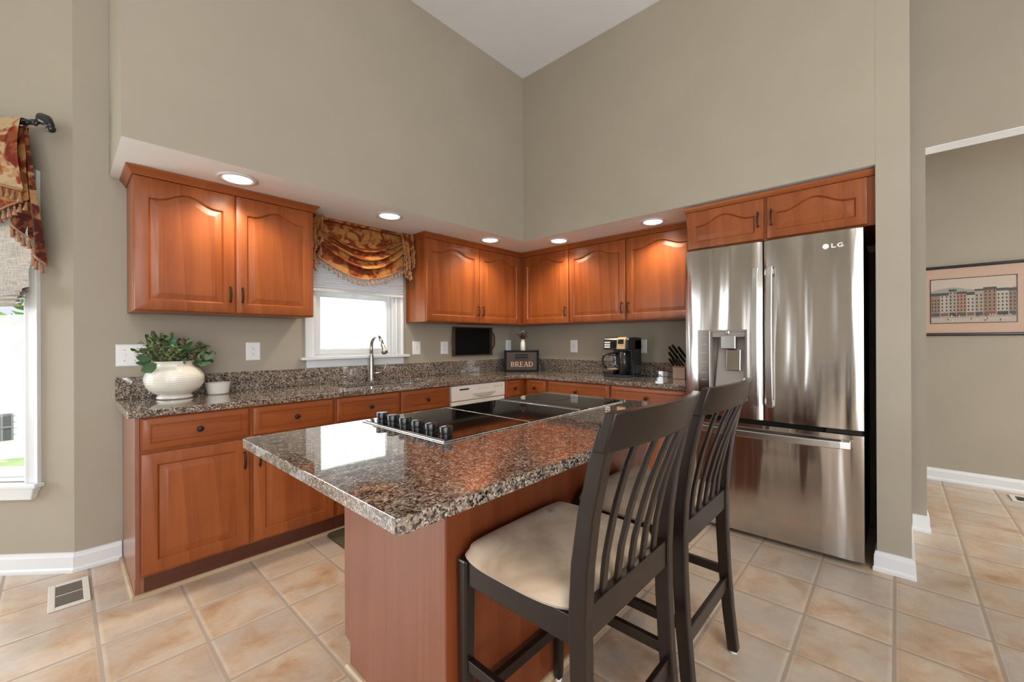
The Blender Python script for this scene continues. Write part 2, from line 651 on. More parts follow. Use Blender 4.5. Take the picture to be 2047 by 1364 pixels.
def linen_material():
    m = mat('natural_linen', (0.42, 0.38, 0.33), 0.9)
    t = NT(m)
    a = t.noise(t.coords((240, 240, 14)), 1.0, 2)
    b = t.noise(t.coords((14, 14, 240)), 1.0, 2)
    f = t.math('MULTIPLY', t.math('ADD', a, b), 0.5)
    c = t.ramp(f, [(0.35, (0.27, 0.235, 0.20)), (0.65, (0.56, 0.52, 0.47))])
    t.color(c)
    t.b.inputs['Transmission Weight'].default_value = 0.0
    return m


M['linen'] = linen_material()


def suede_material():
    m = mat('beige_microsuede', (0.42, 0.33, 0.24), 0.85)
    t = NT(m)
    n = t.noise(t.coords(rnd=3.0), 5.0, 4, 0.55, 0.5)
    n2 = t.noise(t.coords(rnd=3.0), 14.0, 3)
    c = t.ramp(n, [(0.35, (0.33, 0.225, 0.140)), (0.52, (0.47, 0.340, 0.230)), (0.68, (0.58, 0.47, 0.365))])
    st = t.ramp(n2, [(0.24, (0.30, 0.27, 0.24)), (0.32, (1, 1, 1))])
    t.color(t.mix(0.6, c, st, 'MULTIPLY'))
    t.b.inputs['Sheen Weight'].default_value = 0.25
    return m


M['suede'] = suede_material()


def pleated_shade():
    m = mat('white_cellular_shade_cloth', (0.82, 0.82, 0.82), 0.8)
    t = NT(m)
    out = t.t.nodes['Material Output']
    tr = t.n('ShaderNodeBsdfTranslucent')
    tr.inputs['Color'].default_value = (0.75, 0.76, 0.78, 1)
    mx = t.n('ShaderNodeMixShader')
    mx.inputs[0].default_value = 0.25
    t.l(t.b.outputs[0], mx.inputs[1])
    t.l(tr.outputs[0], mx.inputs[2])
    t.l(mx.outputs[0], out.inputs[0])
    return m


M['shade'] = pleated_shade()


def pane_material(name='window_glass'):
    m = bpy.data.materials.new(name)
    m.use_nodes = True
    t = m.node_tree
    t.nodes.remove(t.nodes['Principled BSDF'])
    out = t.nodes['Material Output']
    tr = t.nodes.new('ShaderNodeBsdfTransparent')
    gl = t.nodes.new('ShaderNodeBsdfGlossy')
    gl.inputs['Roughness'].default_value = 0.02
    lw = t.nodes.new('ShaderNodeLayerWeight')
    pw = t.nodes.new('ShaderNodeMath')
    pw.operation = 'POWER'
    pw.inputs[1].default_value = 5.0
    t.links.new(lw.outputs['Facing'], pw.inputs[0])
    fr = t.nodes.new('ShaderNodeMath')
    fr.operation = 'MULTIPLY_ADD'
    fr.inputs[1].default_value = 0.7
    fr.inputs[2].default_value = 0.035
    t.links.new(pw.outputs[0], fr.inputs[0])
    mx = t.nodes.new('ShaderNodeMixShader')
    t.links.new(fr.outputs[0], mx.inputs[0])
    t.links.new(tr.outputs[0], mx.inputs[1])
    t.links.new(gl.outputs[0], mx.inputs[2])
    t.links.new(mx.outputs[0], out.inputs[0])
    return m


M['pane'] = pane_material()


def emitter(name, col, strength):
    m = bpy.data.materials.new(name)
    m.use_nodes = True
    b = m.node_tree.nodes['Principled BSDF']
    b.inputs['Base Color'].default_value = (*col, 1)
    b.inputs['Emission Color'].default_value = (*col, 1)
    b.inputs['Emission Strength'].default_value = strength
    return m


M['lamp'] = emitter('lit_lamp_lens', (1.0, 0.96, 0.90), 6.0)


def leaf_material(name, a, b):
    m = mat(name, a, 0.45)
    t = NT(m)
    g = t.n('ShaderNodeNewGeometry')
    t.color(t.ramp(g.outputs['Random Per Island'], [(0.0, a), (1.0, b)]))
    return m


M['leaf'] = leaf_material('eucalyptus_leaf', (0.018, 0.038, 0.014), (0.20, 0.27, 0.095))
M['leaf_big'] = leaf_material('round_green_leaf', (0.035, 0.115, 0.060), (0.10, 0.16, 0.065))
M['leaf_brown'] = leaf_material('brown_sprig', (0.06, 0.04, 0.03), (0.24, 0.17, 0.12))
M['lawn'] = mat('lawn_grass', (0.24, 0.30, 0.12), 0.9)
M['tree_leaf'] = leaf_material('tree_leaf', (0.06, 0.13, 0.03), (0.22, 0.34, 0.10))
M['bark'] = mat('tree_bark', (0.10, 0.07, 0.05), 0.9)
M['siding'] = mat('white_vinyl_siding', (0.85, 0.86, 0.88), 0.6)
M['roof'] = mat('grey_shingle', (0.10, 0.10, 0.11), 0.9)

# ------------------------------------------------------------------ room shell
WX = -3.6056                      # where the window wall turns into the bay
ZC = 3.76                         # ceiling
SH, SD = 2.2028, 0.711            # soffit underside and depth
SXL = -3.4655                     # soffit left end
YC, YC2 = -3.2875, -3.4268        # stub wall beside the fridge
BAY = 1.3
BX, BY = WX - BAY * math.sqrt(0.5), BAY * math.sqrt(0.5)
BX2 = BX - 2.1
WX2 = BX2 - BAY * math.sqrt(0.5)
XL, YB = -8.2, -8.0
HX = 1.52                         # far wall of the hall

floor_poly = [(XL - .15, YB - .15), (HX + .12, YB - .15), (HX + .12, 0.14), (WX + .06, 0.14), (BX + .06, BY + .14),
              (BX2 - .06, BY + .14), (WX2 - .06, 0.14), (XL - .15, 0.14)]
struct('floor', MB().prism(floor_poly, -0.06, 0.0), M['tile'], 'mottled beige ceramic tile floor of the kitchen and hall', 'floor')
struct('ceiling', MB().prism(floor_poly, ZC, ZC + 0.1), M['white'], 'flat pale grey ceiling high above the kitchen', 'ceiling')


def wall_open(x0, x1, z1, ops, y0=0.0, y1=0.14):
    """wall slab in local x/z with rectangular openings (sorted, non-overlapping in x)"""
    b = MB()
    x = x0
    for a, c, lo, hi in ops:
        b.box(x, a, y0, y1, 0, z1)
        if lo > 0:
            b.box(a, c, y0, y1, 0, lo)
        b.box(a, c, y0, y1, hi, z1)
        x = c
    b.box(x, x1, y0, y1, 0, z1)
    return b


KW = (-2.350, -1.650, 1.140, 2.10)     # kitchen window opening
struct('wall_window', wall_open(WX, 0.2, ZC, [KW]), M['wall'], 'taupe wall with the sink window', 'wall')
# bay: right-hand angled wall carries a window; local x = -s
BW = (-1.08, -0.225, 0.50, 2.12)
struct('wall_bay_right', wall_open(-BAY, 0.0, ZC, [BW]), M['wall'], 'angled taupe bay wall left of the cabinets', 'wall',
       loc=(WX, 0, 0), rot=(0, 0, -PI / 4))
struct('wall_bay_middle', wall_open(BX2, BX, ZC, [(BX2 + .1, BX - .1, 0.5, 2.12)], 0, .14), M['wall'],
       'middle bay wall outside the picture on the left', 'wall', loc=(0, BY, 0))
struct('wall_bay_left', wall_open(0, BAY, ZC, [(.22, 1.08, 0.5, 2.12)]), M['wall'], 'far angled bay wall outside the picture',
       'wall', loc=(WX2, 0, 0), rot=(0, 0, PI / 4))
struct('wall_rear', wall_open(XL, WX2, ZC, []), M['wall'], 'wall beyond the bay outside the picture', 'wall')
b = MB()
b.box(XL - .12, XL, YB, -7.65, 0, ZC).box(XL - .12, XL, -5.65, 0.14, 0, ZC).box(XL - .12, XL, -7.65, -5.65, 2.2, ZC)
struct('wall_left', b, M['wall'], 'left wall behind the camera with a wide opening added for fill light', 'wall')
b = wall_open(XL, HX + .12, ZC, [(-7.1, -3.5, 0.45, 3.0), (0.25, 1.4, 0.0, 2.7)], -0.12, 0)
struct('wall_back', b, M['wall'], 'wall behind the camera', 'wall', loc=(0, YB, 0))
b = MB()
b.box(0, 0.2, YC2, 0, 0, ZC)
struct('wall_right', b, M['wall'], 'taupe wall behind the coffee maker and fridge', 'wall')
b = MB()
b.box(0.07, 0.2, -3.515, YC2 - .0005, 0, ZC).box(0.07, 0.2, -5.3, -3.515, 2.49, ZC).box(0.07, 0.2, YB, -5.3, 0, ZC)
struct('wall_hall_opening', b, M['wall'], 'taupe wall with the tall hall opening', 'wall')
b = MB()
b.box(0.0695, 0.2005, -5.3, -3.5155, 2.486, 2.4895)
struct('trim_1', b, M['white'], 'white underside of the hall opening header', 'trim')
struct('wall_stub', MB().box(-SD, 0.0695, YC2, YC, 0, ZC), M['wall'], 'narrow end wall right of the fridge', 'wall')
struct('wall_hall_far', MB().box(HX, HX + .12, YB, 0.14, 0, ZC), M['wall'], 'hall wall with the framed street picture', 'wall')
struct('wall_hall_end', MB().box(0.2, HX, -2.3, -2.2, 0, ZC), M['wall'], 'end wall of the hall hidden by the stub wall', 'wall')

# soffit: taupe faces, white underside
b = MB()
b.prism([(SXL, -0.0005), (SXL, -SD), (-SD, -SD), (-SD, YC + .0005), (-0.0005, YC + .0005), (-0.0005, -0.0005)], SH, ZC)
o = struct('wall_soffit', b, [M['wall'], M['white']], 'deep taupe bulkhead with white underside above the cabinets', 'wall')
for p in o.data.polygons:
    if p.normal.z < -0.9:
        p.material_index = 1

BASE_PROF = [(0.0, 0.0), (0.018, 0.0), (0.018, 0.016), (0.013, 0.026), (0.013, 0.082), (0.010, 0.092), (0.008, 0.104), (0.0, 0.106)]


def base_path(n, path, label, out=1):
    struct('baseboard_%s' % n, MB().sweep(path, BASE_PROF, out), M['trim'], label, 'baseboard')


base_path('window', [(BX, BY), (WX, 0.0), (-3.420, 0.0)], 'white baseboard turning the bay corner beside the base cabinets')
base_path('stub', [(-0.60, YC), (-SD, YC), (-SD, YC2), (0.0695, YC2)], 'white baseboard wrapping the end wall by the fridge', 1)
base_path('hall', [(0.07, YC2 - .018), (0.07, -3.515), (0.2, -3.515)], 'short white baseboard on the hall opening jamb', 1)
base_path('far', [(HX, -2.3), (HX, YB)], 'long white baseboard under the framed picture', 1)

SHOE = [(0, 0), (0.016, 0), (0.0145, 0.009), (0.008, 0.0165), (0, 0.018)]
struct('trim_2', MB().sweep([(-3.4175, -0.020), (-3.4175, -0.5925), (-1.52, -0.5925)], SHOE, 1), M['shoe'],
       'pale quarter round along the window wall base cabinets', 'trim')
struct('trim_3', MB().sweep([(-1.66, -1.7995), (-2.9205, -1.7995), (-2.9205, -2.4005), (-1.63, -2.4005)], SHOE, 1),
       M['shoe'], 'pale quarter round around the island base', 'trim')

# ------------------------------------------------------------------ doors, drawers, cabinets
def panel_front(w, h, stile=0.056, rail=0.056, arch=0.0, t=0.02, drawer=False):
    b = MB()
    ns, nt = 2, 28

    def shape(q):
        q = abs(q)
        return 0.5 + 0.5 * math.cos(PI * q / 0.82) if q < 0.82 else 0.0

    def loop(x0, x1, z0, z1, a, y):
        pts = []
        for i in range(nt):
            q = i / nt
            pts.append((x0 + (x1 - x0) * q, y, z0))
        for i in range(ns):
            pts.append((x1, y, z0 + (z1 - a - z0) * i / ns))
        for i in range(nt):
            q = i / nt
            x = x1 + (x0 - x1) * q
            pts.append((x, y, z1 - a * (1 - shape(2 * q - 1))))
        for i in range(ns):
            pts.append((x0, y, z1 - a + (z0 - z1 + a) * i / ns))
        return pts

    def outer(d, y):
        return loop(d, w - d, d, h - d, 0, y)

    def inner(d, y):
        return loop(stile + d, w - stile - d, rail + d, h - rail - d, arch, y)

    if drawer:
        R = [outer(0, 0), outer(0, -t + .007), outer(.004, -t + .003), outer(.012, -t), inner(0, -t), inner(.0025, -t + .0035),
             inner(.005, -t + .0035), inner(.007, -t + .001)]
    else:
        R = [outer(0, 0), outer(0, -t + .006), outer(.003, -t + .002), outer(.009, -t), inner(0, -t), inner(.004, -t + .004), inner(.008, -t + .011),
             inner(.013, -t + .011), inner(.040, -t + .002), inner(.043, -t + .002)]
    b.rings(R)
    return b


def pull_mesh():
    b = MB()
    pts = [(0, 0, -.046), (0, -.024, -.044)]
    b.tube([(0, 0, -.040), (0, -.024, -.040)], .0042, 8)
    b.tube([(0, 0, .040), (0, -.024, .040)], .0042, 8)
    path = [(0, -.024, -.052), (0, -.024, -.040), (0, -.029, -.02), (0, -.031, 0), (0, -.029, .02), (0, -.024, .040), (0, -.024, .052)]
    b.tube(path, [.0035, .0045, .0055, .0062, .0055, .0045, .0035], 8)
    return b


def knob_mesh():
    b = MB()
    b.lathe([(.006, 0), (.0055, .012), (.013, .016), (.0155, .021), (.014, .026), (.006, .029)], n=16)
    b.xform(Matrix.Rotation(PI / 2, 4, 'X'))
    return b


PULL = KNOB = None


def add_pull(parent, loc):
    global PULL
    if PULL is None:
        PULL = build('handle', pull_mesh(), M['bronze'], parent, loc)
        return PULL
    return share(PULL, parent, loc)


def add_knob(parent, loc):
    global KNOB
    if KNOB is None:
        KNOB = build('knob', knob_mesh(), M['bronze'], parent, loc)
        return KNOB
    return share(KNOB, parent, loc)


def add_door(cab, x0, x1, z0, z1, y, handle=None, arch=0.0, low=True, stile=0.058, rail=0.058):
    d = build('door', panel_front(x1 - x0, z1 - z0, stile, rail, arch), M['wood_v'], cab, (x0, y, z0), sharp=28)
    w, h = x1 - x0, z1 - z0
    if handle:
        hx = 0.028 if handle == 'l' else w - 0.028
        hz = 0.115 if low else h - 0.115
        if h < 0.35:
            hz = h * 0.48
        add_pull(d, (hx, -0.0195, hz))
    return d


def add_drawer(cab, x0, x1, z0, z1, y, knob=True):
    d = build('drawer', panel_front(x1 - x0, z1 - z0, 0.034, 0.034, 0, drawer=True), M['wood_h'], cab, (x0, y, z0), sharp=28)
    if knob:
        add_knob(d, ((x1 - x0) / 2, -0.0195, (z1 - z0) / 2))
    return d


def carcass(x0, x1, d, z0, z1, hollow=False, y1=-0.004):
    b = MB()
    if not hollow:
        b.box(x0, x1, -d, y1, z0, z1)
    else:
        t = 0.018
        b.box(x0, x0 + t, -d, y1, z0, z1).box(x1 - t, x1, -d, y1, z0, z1).box(x0 + t, x1 - t, -d, y1, z0, z0 + t)
        b.box(x0 + t, x1 - t, y1 - t, y1, z0 + t, z1).box(x0 + t, x1 - t, -d, -d + t, z0 + t, z1)
    return b


CROWN = [(0, 0), (0.006, 0.0), (0.010, 0.010), (0.024, 0.030), (0.030, 0.036), (0.030, 0.044), (0, 0.044)]
UD = 0.306      # upper carcass depth
UZ0, UZ1 = 1.425, 2.158
UH = UZ1 - UZ0
R90 = -PI / 2


def upper(name, label, loc, rz, w, doors, crown, d=UD, h=UH, arch=0.05, ch=None, group='arched upper cabinets'):
    c = thing(name, label, 'cabinet', loc, rz, group)
    build('body', MB().box(0, w, -d, -0.004, 0, h), M['wood_v'], c, bevel=0.0015)
    for x0, x1, hd in doors:
        add_door(c, x0, x1, 0.004, h - 0.003, -d - 0.0005, hd, arch)
    build('crown_moulding', MB().sweep(crown, CROWN, 1), M['wood_h'], c, (0, 0, h - 0.0005), sharp=50)
    return c


upper('wall_cabinet', 'two door arched upper cabinet left of the sink window', (-3.394, 0, UZ0), 0, 0.921,
      [(0.003, 0.457, 'r'), (0.463, 0.918, 'l')], [(0, -0.006), (0, -UD - .012), (0.921, -UD - .012), (0.921, -0.006)])
upper('wall_cabinet', 'two door arched upper cabinet between the sink window and the corner', (-1.545, 0, UZ0), 0, 1.54,
      [(0.004, 0.616, 'r'), (0.622, 1.208, 'l')], [(0, -0.006), (0, -UD - .012), (1.228, -UD - .012)])
upper('wall_cabinet', 'single door arched upper cabinet in the corner on the fridge wall', (0, -0.3075, UZ0), R90, 0.648,
      [(0.045, 0.644, 'r')], [(0.0, -UD - .012), (0.648, -UD - .012)])
upper('wall_cabinet', 'two door arched upper cabinet above the coffee maker', (0, -0.957, UZ0), R90, 1.285,
      [(0.004, 0.617, 'r'), (0.626, 1.242, 'l')], [(0.001, -UD - .012), (1.284, -UD - .012)])
fc = thing('wall_cabinet', 'short two door arched cabinet above the fridge', 'cabinet', (0, -2.2485, 1.885), R90, 'arched upper cabinets')
fw_ = 1.0385
build('body', MB().box(0, fw_, -0.668, -0.004, 0, 0.273), M['wood_v'], fc, bevel=0.0015)
add_door(fc, 0.012, 0.494, 0.006, 0.268, -0.6685, 'r', 0.055, True, 0.05, 0.048)
add_door(fc, 0.512, 1.005, 0.006, 0.268, -0.6685, 'l', 0.055, True, 0.05, 0.048)
build('crown_moulding', MB().sweep([(0, -.45), (0, -.672), (fw_, -.672)], [(0, 0), (.006, 0), (.012, .012), (.018, .024), (.018, .034), (0, .034)], 1),
      M['wood_h'], fc, (0, 0, 0.2725), sharp=50)

# base cabinets
CT, CB = 0.923, 0.888      # counter top / underside
BD = 0.608                 # base carcass depth
DZ0, DZ1 = 0.720, 0.880    # drawers
OZ0, OZ1 = 0.112, 0.706    # doors


def base(name, label, loc, rz, w, units, hollow=False, end=False):
    c = thing(name, label, 'cabinet', loc, rz, 'drawer and door base cabinets')
    build('body', carcass(0, w, BD, 0.1, CB - 0.001, hollow), M['wood_v'], c, bevel=0.001)
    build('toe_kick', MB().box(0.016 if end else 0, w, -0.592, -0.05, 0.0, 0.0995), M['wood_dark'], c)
    if end:
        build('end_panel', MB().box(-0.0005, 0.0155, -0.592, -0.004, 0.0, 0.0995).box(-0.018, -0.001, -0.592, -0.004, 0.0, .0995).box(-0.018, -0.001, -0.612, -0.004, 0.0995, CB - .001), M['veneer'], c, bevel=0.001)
    for x0, x1, hd, kn in units:
        add_drawer(c, x0, x1, DZ0, DZ1, -BD - .0005, kn)
        add_door(c, x0, x1, OZ0, OZ1, -BD - .0005, hd, 0.0, False)
    return c


base('base_cabinet', 'base cabinet at the left end of the counter under the white vase', (-3.3985, 0, 0), 0, 0.938,
     [(0.004, 0.456, 'r', True), (0.474, 0.928, 'l', True)], end=True)
base('sink_base_cabinet', 'sink base cabinet under the faucet', (-2.459, 0, 0), 0, 0.940,
     [(0.010, 0.470, 'r', True), (0.486, 0.930, 'l', True)], hollow=True)
cc = thing('corner_base_cabinet', 'corner base cabinet with two narrow drawers below the bread box', 'cabinet', (0, 0, 0), 0, 'drawer and door base cabinets')
b = MB()
b.prism([(-0.886, -.004), (-0.886, -BD), (-BD, -BD), (-BD, -0.908), (-.004, -0.908), (-.004, -.004)], 0.1, CB - .001)
build('body', b, M['wood_v'], cc, bevel=0.001)
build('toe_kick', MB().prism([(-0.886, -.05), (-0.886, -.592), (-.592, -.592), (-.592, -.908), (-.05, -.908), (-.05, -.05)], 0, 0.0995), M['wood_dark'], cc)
add_drawer(cc, -0.876, -0.652, DZ0, DZ1, -BD - .0005)
add_door(cc, -0.876, -0.652, OZ0, OZ1, -BD - .0005, None, 0, False, .045)
for kind, z0, z1 in (('drawer', DZ0, DZ1), ('door', OZ0, OZ1)):
    w_ = 0.245
    mb_ = panel_front(w_, z1 - z0, 0.034 if kind == 'drawer' else .045, 0.034 if kind == 'drawer' else .058, 0, drawer=kind == 'drawer')
    d_ = build(kind, mb_, M['wood_h'] if kind == 'drawer' else M['wood_v'], cc, (-BD - .0005, -0.656, z0), (0, 0, R90), sharp=28)
    if kind == 'drawer':
        add_knob(d_, (w_ / 2, -.0195, (z1 - z0) / 2))
base('base_cabinet', 'base cabinet below the coffee maker left of the fridge', (0, -0.9095, 0), R90, 1.340,
     [(0.020, 0.672, 'r', True), (0.690, 1.325, 'l', True)])

# dishwasher
dw = thing('dishwasher', 'white built in dishwasher left of the corner cabinet', 'dishwasher', (-1.517, 0, 0))
build('body', MB().box(0, 0.629, -0.58, -0.02, 0.1, CB - .004), M['appliance'], dw)
build('door', MB().box(0.004, 0.625, -0.628, -0.581, 0.115, 0.745), M['appliance'], dw, bevel=0.006)
cp = build('control_panel', MB().box(0.004, 0.625, -0.632, -0.581, 0.749, 0.876), M['appliance'], dw, bevel=0.006)
b = MB()
for i in range(9):
    b.box(0.085 + i * .0115, 0.0945 + i * .0115, -0.6345, -0.6318, 0.838, 0.850)
build('vent', b, M['black'], cp)
for i in range(6):
    build('printed_mark', MB().box(0.30 + i * .022, 0.305 + i * .022, -0.6328, -0.6318, 0.830, 0.846), M['appliance_d'], cp)
for i in range(4):
    build('printed_mark', MB().box(0.49 + i * .03, 0.500 + i * .03, -0.6328, -0.6318, 0.832, 0.852), M['appliance_d'], cp)
b = MB()
b.grid(lambda u, v: (0.215 + 0.30 * u, -0.6325 - 0.012 * math.sin(PI * u) * (1 - v * .9), 0.800 - 0.032 * math.sin(PI * u) * (1 - v) - .002), 20, 4)
build('handle', b, M['appliance_d'], cp)
build('toe_kick', MB().box(0.0, 0.629, -0.56, -0.05, 0.0, 0.0995), M['appliance'], dw)

# ------------------------------------------------------------------ counters, sink, faucet
def arc(cx, cy, r, a0, a1, n):
    return [(cx + r * math.cos(math.radians(a0 + (a1 - a0) * i / n)), cy + r * math.sin(math.radians(a0 + (a1 - a0) * i / n))) for i in range(n + 1)]


CF = -0.642
CXL, CYR = -3.446, -2.252
outer = [(CXL, -0.002), (CXL, CF)] + arc(CF - .10, CF - .10, .10, 90, 0, 8) + [(CF, CYR), (-0.002, CYR), (-0.002, -0.002)]
SK = (-2.300, -1.560, -0.500, -0.135)


def rrect(x0, x1, y0, y1, r, n=5):
    return arc(x1 - r, y1 - r, r, 0, 90, n) + arc(x0 + r, y1 - r, r, 90, 180, n) + arc(x0 + r, y0 + r, r, 180, 270, n) + arc(x1 - r, y0 + r, r, 270, 360, n)


ct = thing('countertop', 'brown granite countertop running around the kitchen corner', 'countertop', (0, 0, 0))
build('slab', MB().holes(outer, [rrect(*SK, .05)], CB, CT), M['granite'], ct, bevel=0.004)
b = MB()
b.box(CXL, -0.022, -0.022, -0.002, CT + .0005, 1.050)
build('backsplash', b, M['granite'], ct, bevel=0.002)
b = MB()
b.box(-0.022, -0.002, CYR, -0.002, CT + .0005, 1.050)
build('backsplash', b, M['granite'], ct, bevel=0.002)

sk = thing('sink', 'stainless undermount sink set in the granite below the window', 'sink', (0, 0, 0))
b = MB()
R = []
for off, z in ((-.022, CB - .0015), (.004, CB - .0015), (.008, CB - .03), (.012, 0.74), (.03, 0.715), (.06, 0.71)):
    R.append([(x, y, z) for x, y in rrect(SK[0] + off, SK[1] - off, SK[2] + off, SK[3] - off, max(.02, .05))])
b.rings(R, True, False, True)
bo = build('bowl', b, M['steel_sink'], sk, sharp=50)
build('drain', MB().lathe([(.04, 0), (.045, .004), (.03, .005), (.02, .001)], (-1.93, -.31, .7105), 20), M['chrome'], sk)

fa = thing('faucet', 'brushed nickel gooseneck faucet behind the sink', 'faucet', (-1.925, -0.083, CT + .0005))
build('base', MB().lathe([(.030, 0), (.030, .006), (.026, .010), (.027, .035), (.0255, .07), (.023, .12), (.0195, .19), (.0175, .22), (.0155, .225)], n=24), M['chrome'], fa)
pts = [(0, 0, .215), (0, 0, .27)]
for i in range(0, 13):
    a = PI - i * PI * 0.86 / 12
    pts.append((0, -.088 - .088 * math.cos(a), .285 + .088 * math.sin(a)))
build('spout', MB().tube(pts, .0155, 14), M['chrome'], fa)
e = Vector(pts[-1])
dv = (Vector(pts[-1]) - Vector(pts[-2])).normalized()
build('spray_head', MB().tube([e - dv * .005, e + dv * .03, e + dv * .055, e + dv * .085, e + dv * .10], [.0160, .0170, .0185, .025, .024], 16), M['chrome'], fa)
build('lever', MB().tube([(0.015, -.008, .062), (.06, -.02, .066), (.088, -.026, .068)], [.011, .0105, .009], 12)
      .tube([(.083, -.025, .068), (.105, -.032, .10), (.122, -.036, .145)], [.006, .0045, .004], 10), M['chrome'], fa)

# ------------------------------------------------------------------ island with cooktop
IX0, IX1, IY0, IY1, IZ = -3.236, -1.535, -2.672, -1.668, 0.918
isl = thing('island', 'granite topped cherry kitchen island with a cooktop', 'island', (0, 0, 0))
IT = 0.033
build('slab', MB().holes(rrect(IX0, IX1, IY0, IY1, .012, 3), [], IZ - IT, IZ), M['granite'], isl, bevel=0.004)
bx0, bx1, by0, by1 = -2.920, -1.63, -2.400, -1.745
b = MB()
pr_ = [(by0 + .006, 0), (by1 - .055, 0), (by1 - .055, .098), (by1 - .012, .110), (by1 - .012, IZ - IT - .001), (by0 + .006, IZ - IT - .001)]
b.rings([[(x, y, z) for y, z in pr_] for x in (bx0, bx1)])
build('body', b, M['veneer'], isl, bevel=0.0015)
build('back_panel', MB().box(bx0 + .0005, bx1, by0, by0 + .0055, 0.0, IZ - IT - .001), M['wood_back_shaded'], isl, bevel=0.001)
b = MB()
for i in range(3):
    w_ = (bx1 - bx0 - .03) / 3
    d_ = panel_front(w_ - .01, .72, .05, .055)
    d_.xform(Matrix.Translation((bx1 - .015 - i * w_, by1 - .0115, .118)) @ Matrix.Rotation(PI, 4, 'Z'))
    build('door', d_, M['wood_v'], isl, sharp=28)

ck = thing('cooktop', 'black glass downdraft cooktop set in the island', 'cooktop', (0, 0, IZ + .0005))
CX0, CX1, CY0, CY1 = -2.822, -1.630, -2.262, -1.706
b = MB()
b.box(CX0, CX1, CY0, CY1, 0, .004)
build('frame', b, M['alu'], ck, bevel=0.0015)
b = MB()
b.box(CX0 + .010, -2.395, CY0 + .008, CY1 - .008, .0042, .0062)
build('glass_panel', b, M['glass_black'], ck, bevel=0.001)
build('glass_panel', MB().box(-2.387, -2.035, CY0 + .008, CY1 - .008, .0042, .0062), M['glass_black'], ck, bevel=0.001)
b = MB()
b.box(-2.027, -1.956, CY0 + .010, CY1 - .010, .0042, .0050)
for xd in (-2.395, -2.035, -1.955):
    build('divider', MB().box(xd + .0006, xd + .0074, CY0 + .008, CY1 - .008, .0042, .0070), M['alu'], ck, bevel=.0008)
gr = build('vent_grille', b, M['black_matte'], ck)
b = MB()
n = 40
for i in range(n):
    y = CY0 + .018 + (CY1 - CY0 - .036) * i / (n - 1)
    b.box(-2.024, -1.959, y - .003, y + .003, .0051, .0105)
b.box(-2.0265, -2.0242, CY0 + .010, CY1 - .010, .0051, .0105).box(-1.9588, -1.9558, CY0 + .010, CY1 - .010, .0051, .0105)
build('slats', b, M['grille'], gr)
ym = (CY0 + CY1) / 2
build('glass_panel', MB().box(-1.947, CX1 - .010, CY0 + .008, ym - .002, .0042, .0062), M['glass_black'], ck, bevel=0.001)
build('glass_panel', MB().box(-1.947, CX1 - .010, ym + .002, CY1 - .008, .0042, .0062), M['glass_black'], ck, bevel=0.001)
kb = None
for i in range(6):
    y = CY1 - .072 - i * 0.0855
    if kb is None:
        kb = build('knob', MB().lathe([(.0225, 0), (.0225, .008), (.020, .010), (.020, .012), (.0245, .014), (.0250, .030), (.0235, .034), (.004, .0345)], n=24, sy=.86),
                   M['black'], ck, (CX0 + .052, y, .0062), sharp=40)
        r0 = build('grip', MB().box(-.020, -.002, -.0025, .0025, .0346, .0356), M['button'], kb)
    else:
        k2 = share(kb, ck, (CX0 + .052, y, .0062))
        share(r0, k2, (0, 0, 0))

# ------------------------------------------------------------------ refrigerator
FX = -0.775
FY0, FY1 = -2.272, -3.237          # left and right edges as seen
fr = thing('refrigerator', 'stainless french door refrigerator beside the end wall', 'refrigerator', (0, FY0, 0), R90)
FW = FY0 - FY1
zt, zm1, zm0 = 1.862, 0.752, 0.722
build('body', MB().box(0.004, FW - .004, -0.70, -0.03, 0.05, 1.84), M['fridge_side'], fr, bevel=0.004)
build('foot_grille', MB().box(0.03, FW - .03, -0.67, -0.10, 0.0, 0.0495), M['black_matte'], fr)


def bowed(x0, x1, z0, z1, bow=0.006, cut=None):
    """door skin with a slight outward bow; cut = dispenser opening"""
    b = MB()
    xs = [x0 + (x1 - x0) * i / 16 for i in range(17)]
    if cut:
        xs = sorted(set(xs + [cut[0], cut[1]]))
        xs = [x for x in xs if not (cut[0] < x < cut[1] and min(abs(x - cut[0]), abs(x - cut[1])) < .006) and not (x not in cut and min(abs(x - cut[0]), abs(x - cut[1])) < .006)]
    zs = [z0, z1] if not cut else [z0, cut[2], cut[3], z1]

    def y(x):
        q = 2 * (x - x0) / (x1 - x0) - 1
        e = 0.010 * max(0, (abs(q) - .93) / .07) ** 2
        return -0.762 - bow * (1 - q * q) + e

    V = {}
    for x in xs:
        for z in zs:
            V[x, z] = b.v((x, y(x), z))
    b.sm = True
    for i in range(len(xs) - 1):
        for j in range(len(zs) - 1):
            if cut and j == 1 and cut[0] - 1e-6 <= xs[i] and xs[i + 1] <= cut[1] + 1e-6:
                continue
            b.face([V[xs[i], zs[j]], V[xs[i + 1], zs[j]], V[xs[i + 1], zs[j + 1]], V[xs[i], zs[j + 1]]])
    b.sm = False
    yb = -0.702
    W = {(x, z): b.v((x, yb, z)) for x in (x0, x1) for z in (z0, z1)}
    for z in (z0, z1):
        row = [V[x, z] for x in xs]
        b.face(row + [W[x1, z], W[x0, z]] if z == z0 else list(reversed(row)) + [W[x0, z], W[x1, z]])
    b.face([V[x0, z] for z in zs] + [W[x0, z1], W[x0, z0]])
    b.face([V[x1, z] for z in reversed(zs)] + [W[x1, z0], W[x1, z1]])
    b.face([W[x0, z0], W[x0, z1], W[x1, z1], W[x1, z0]])
    return b


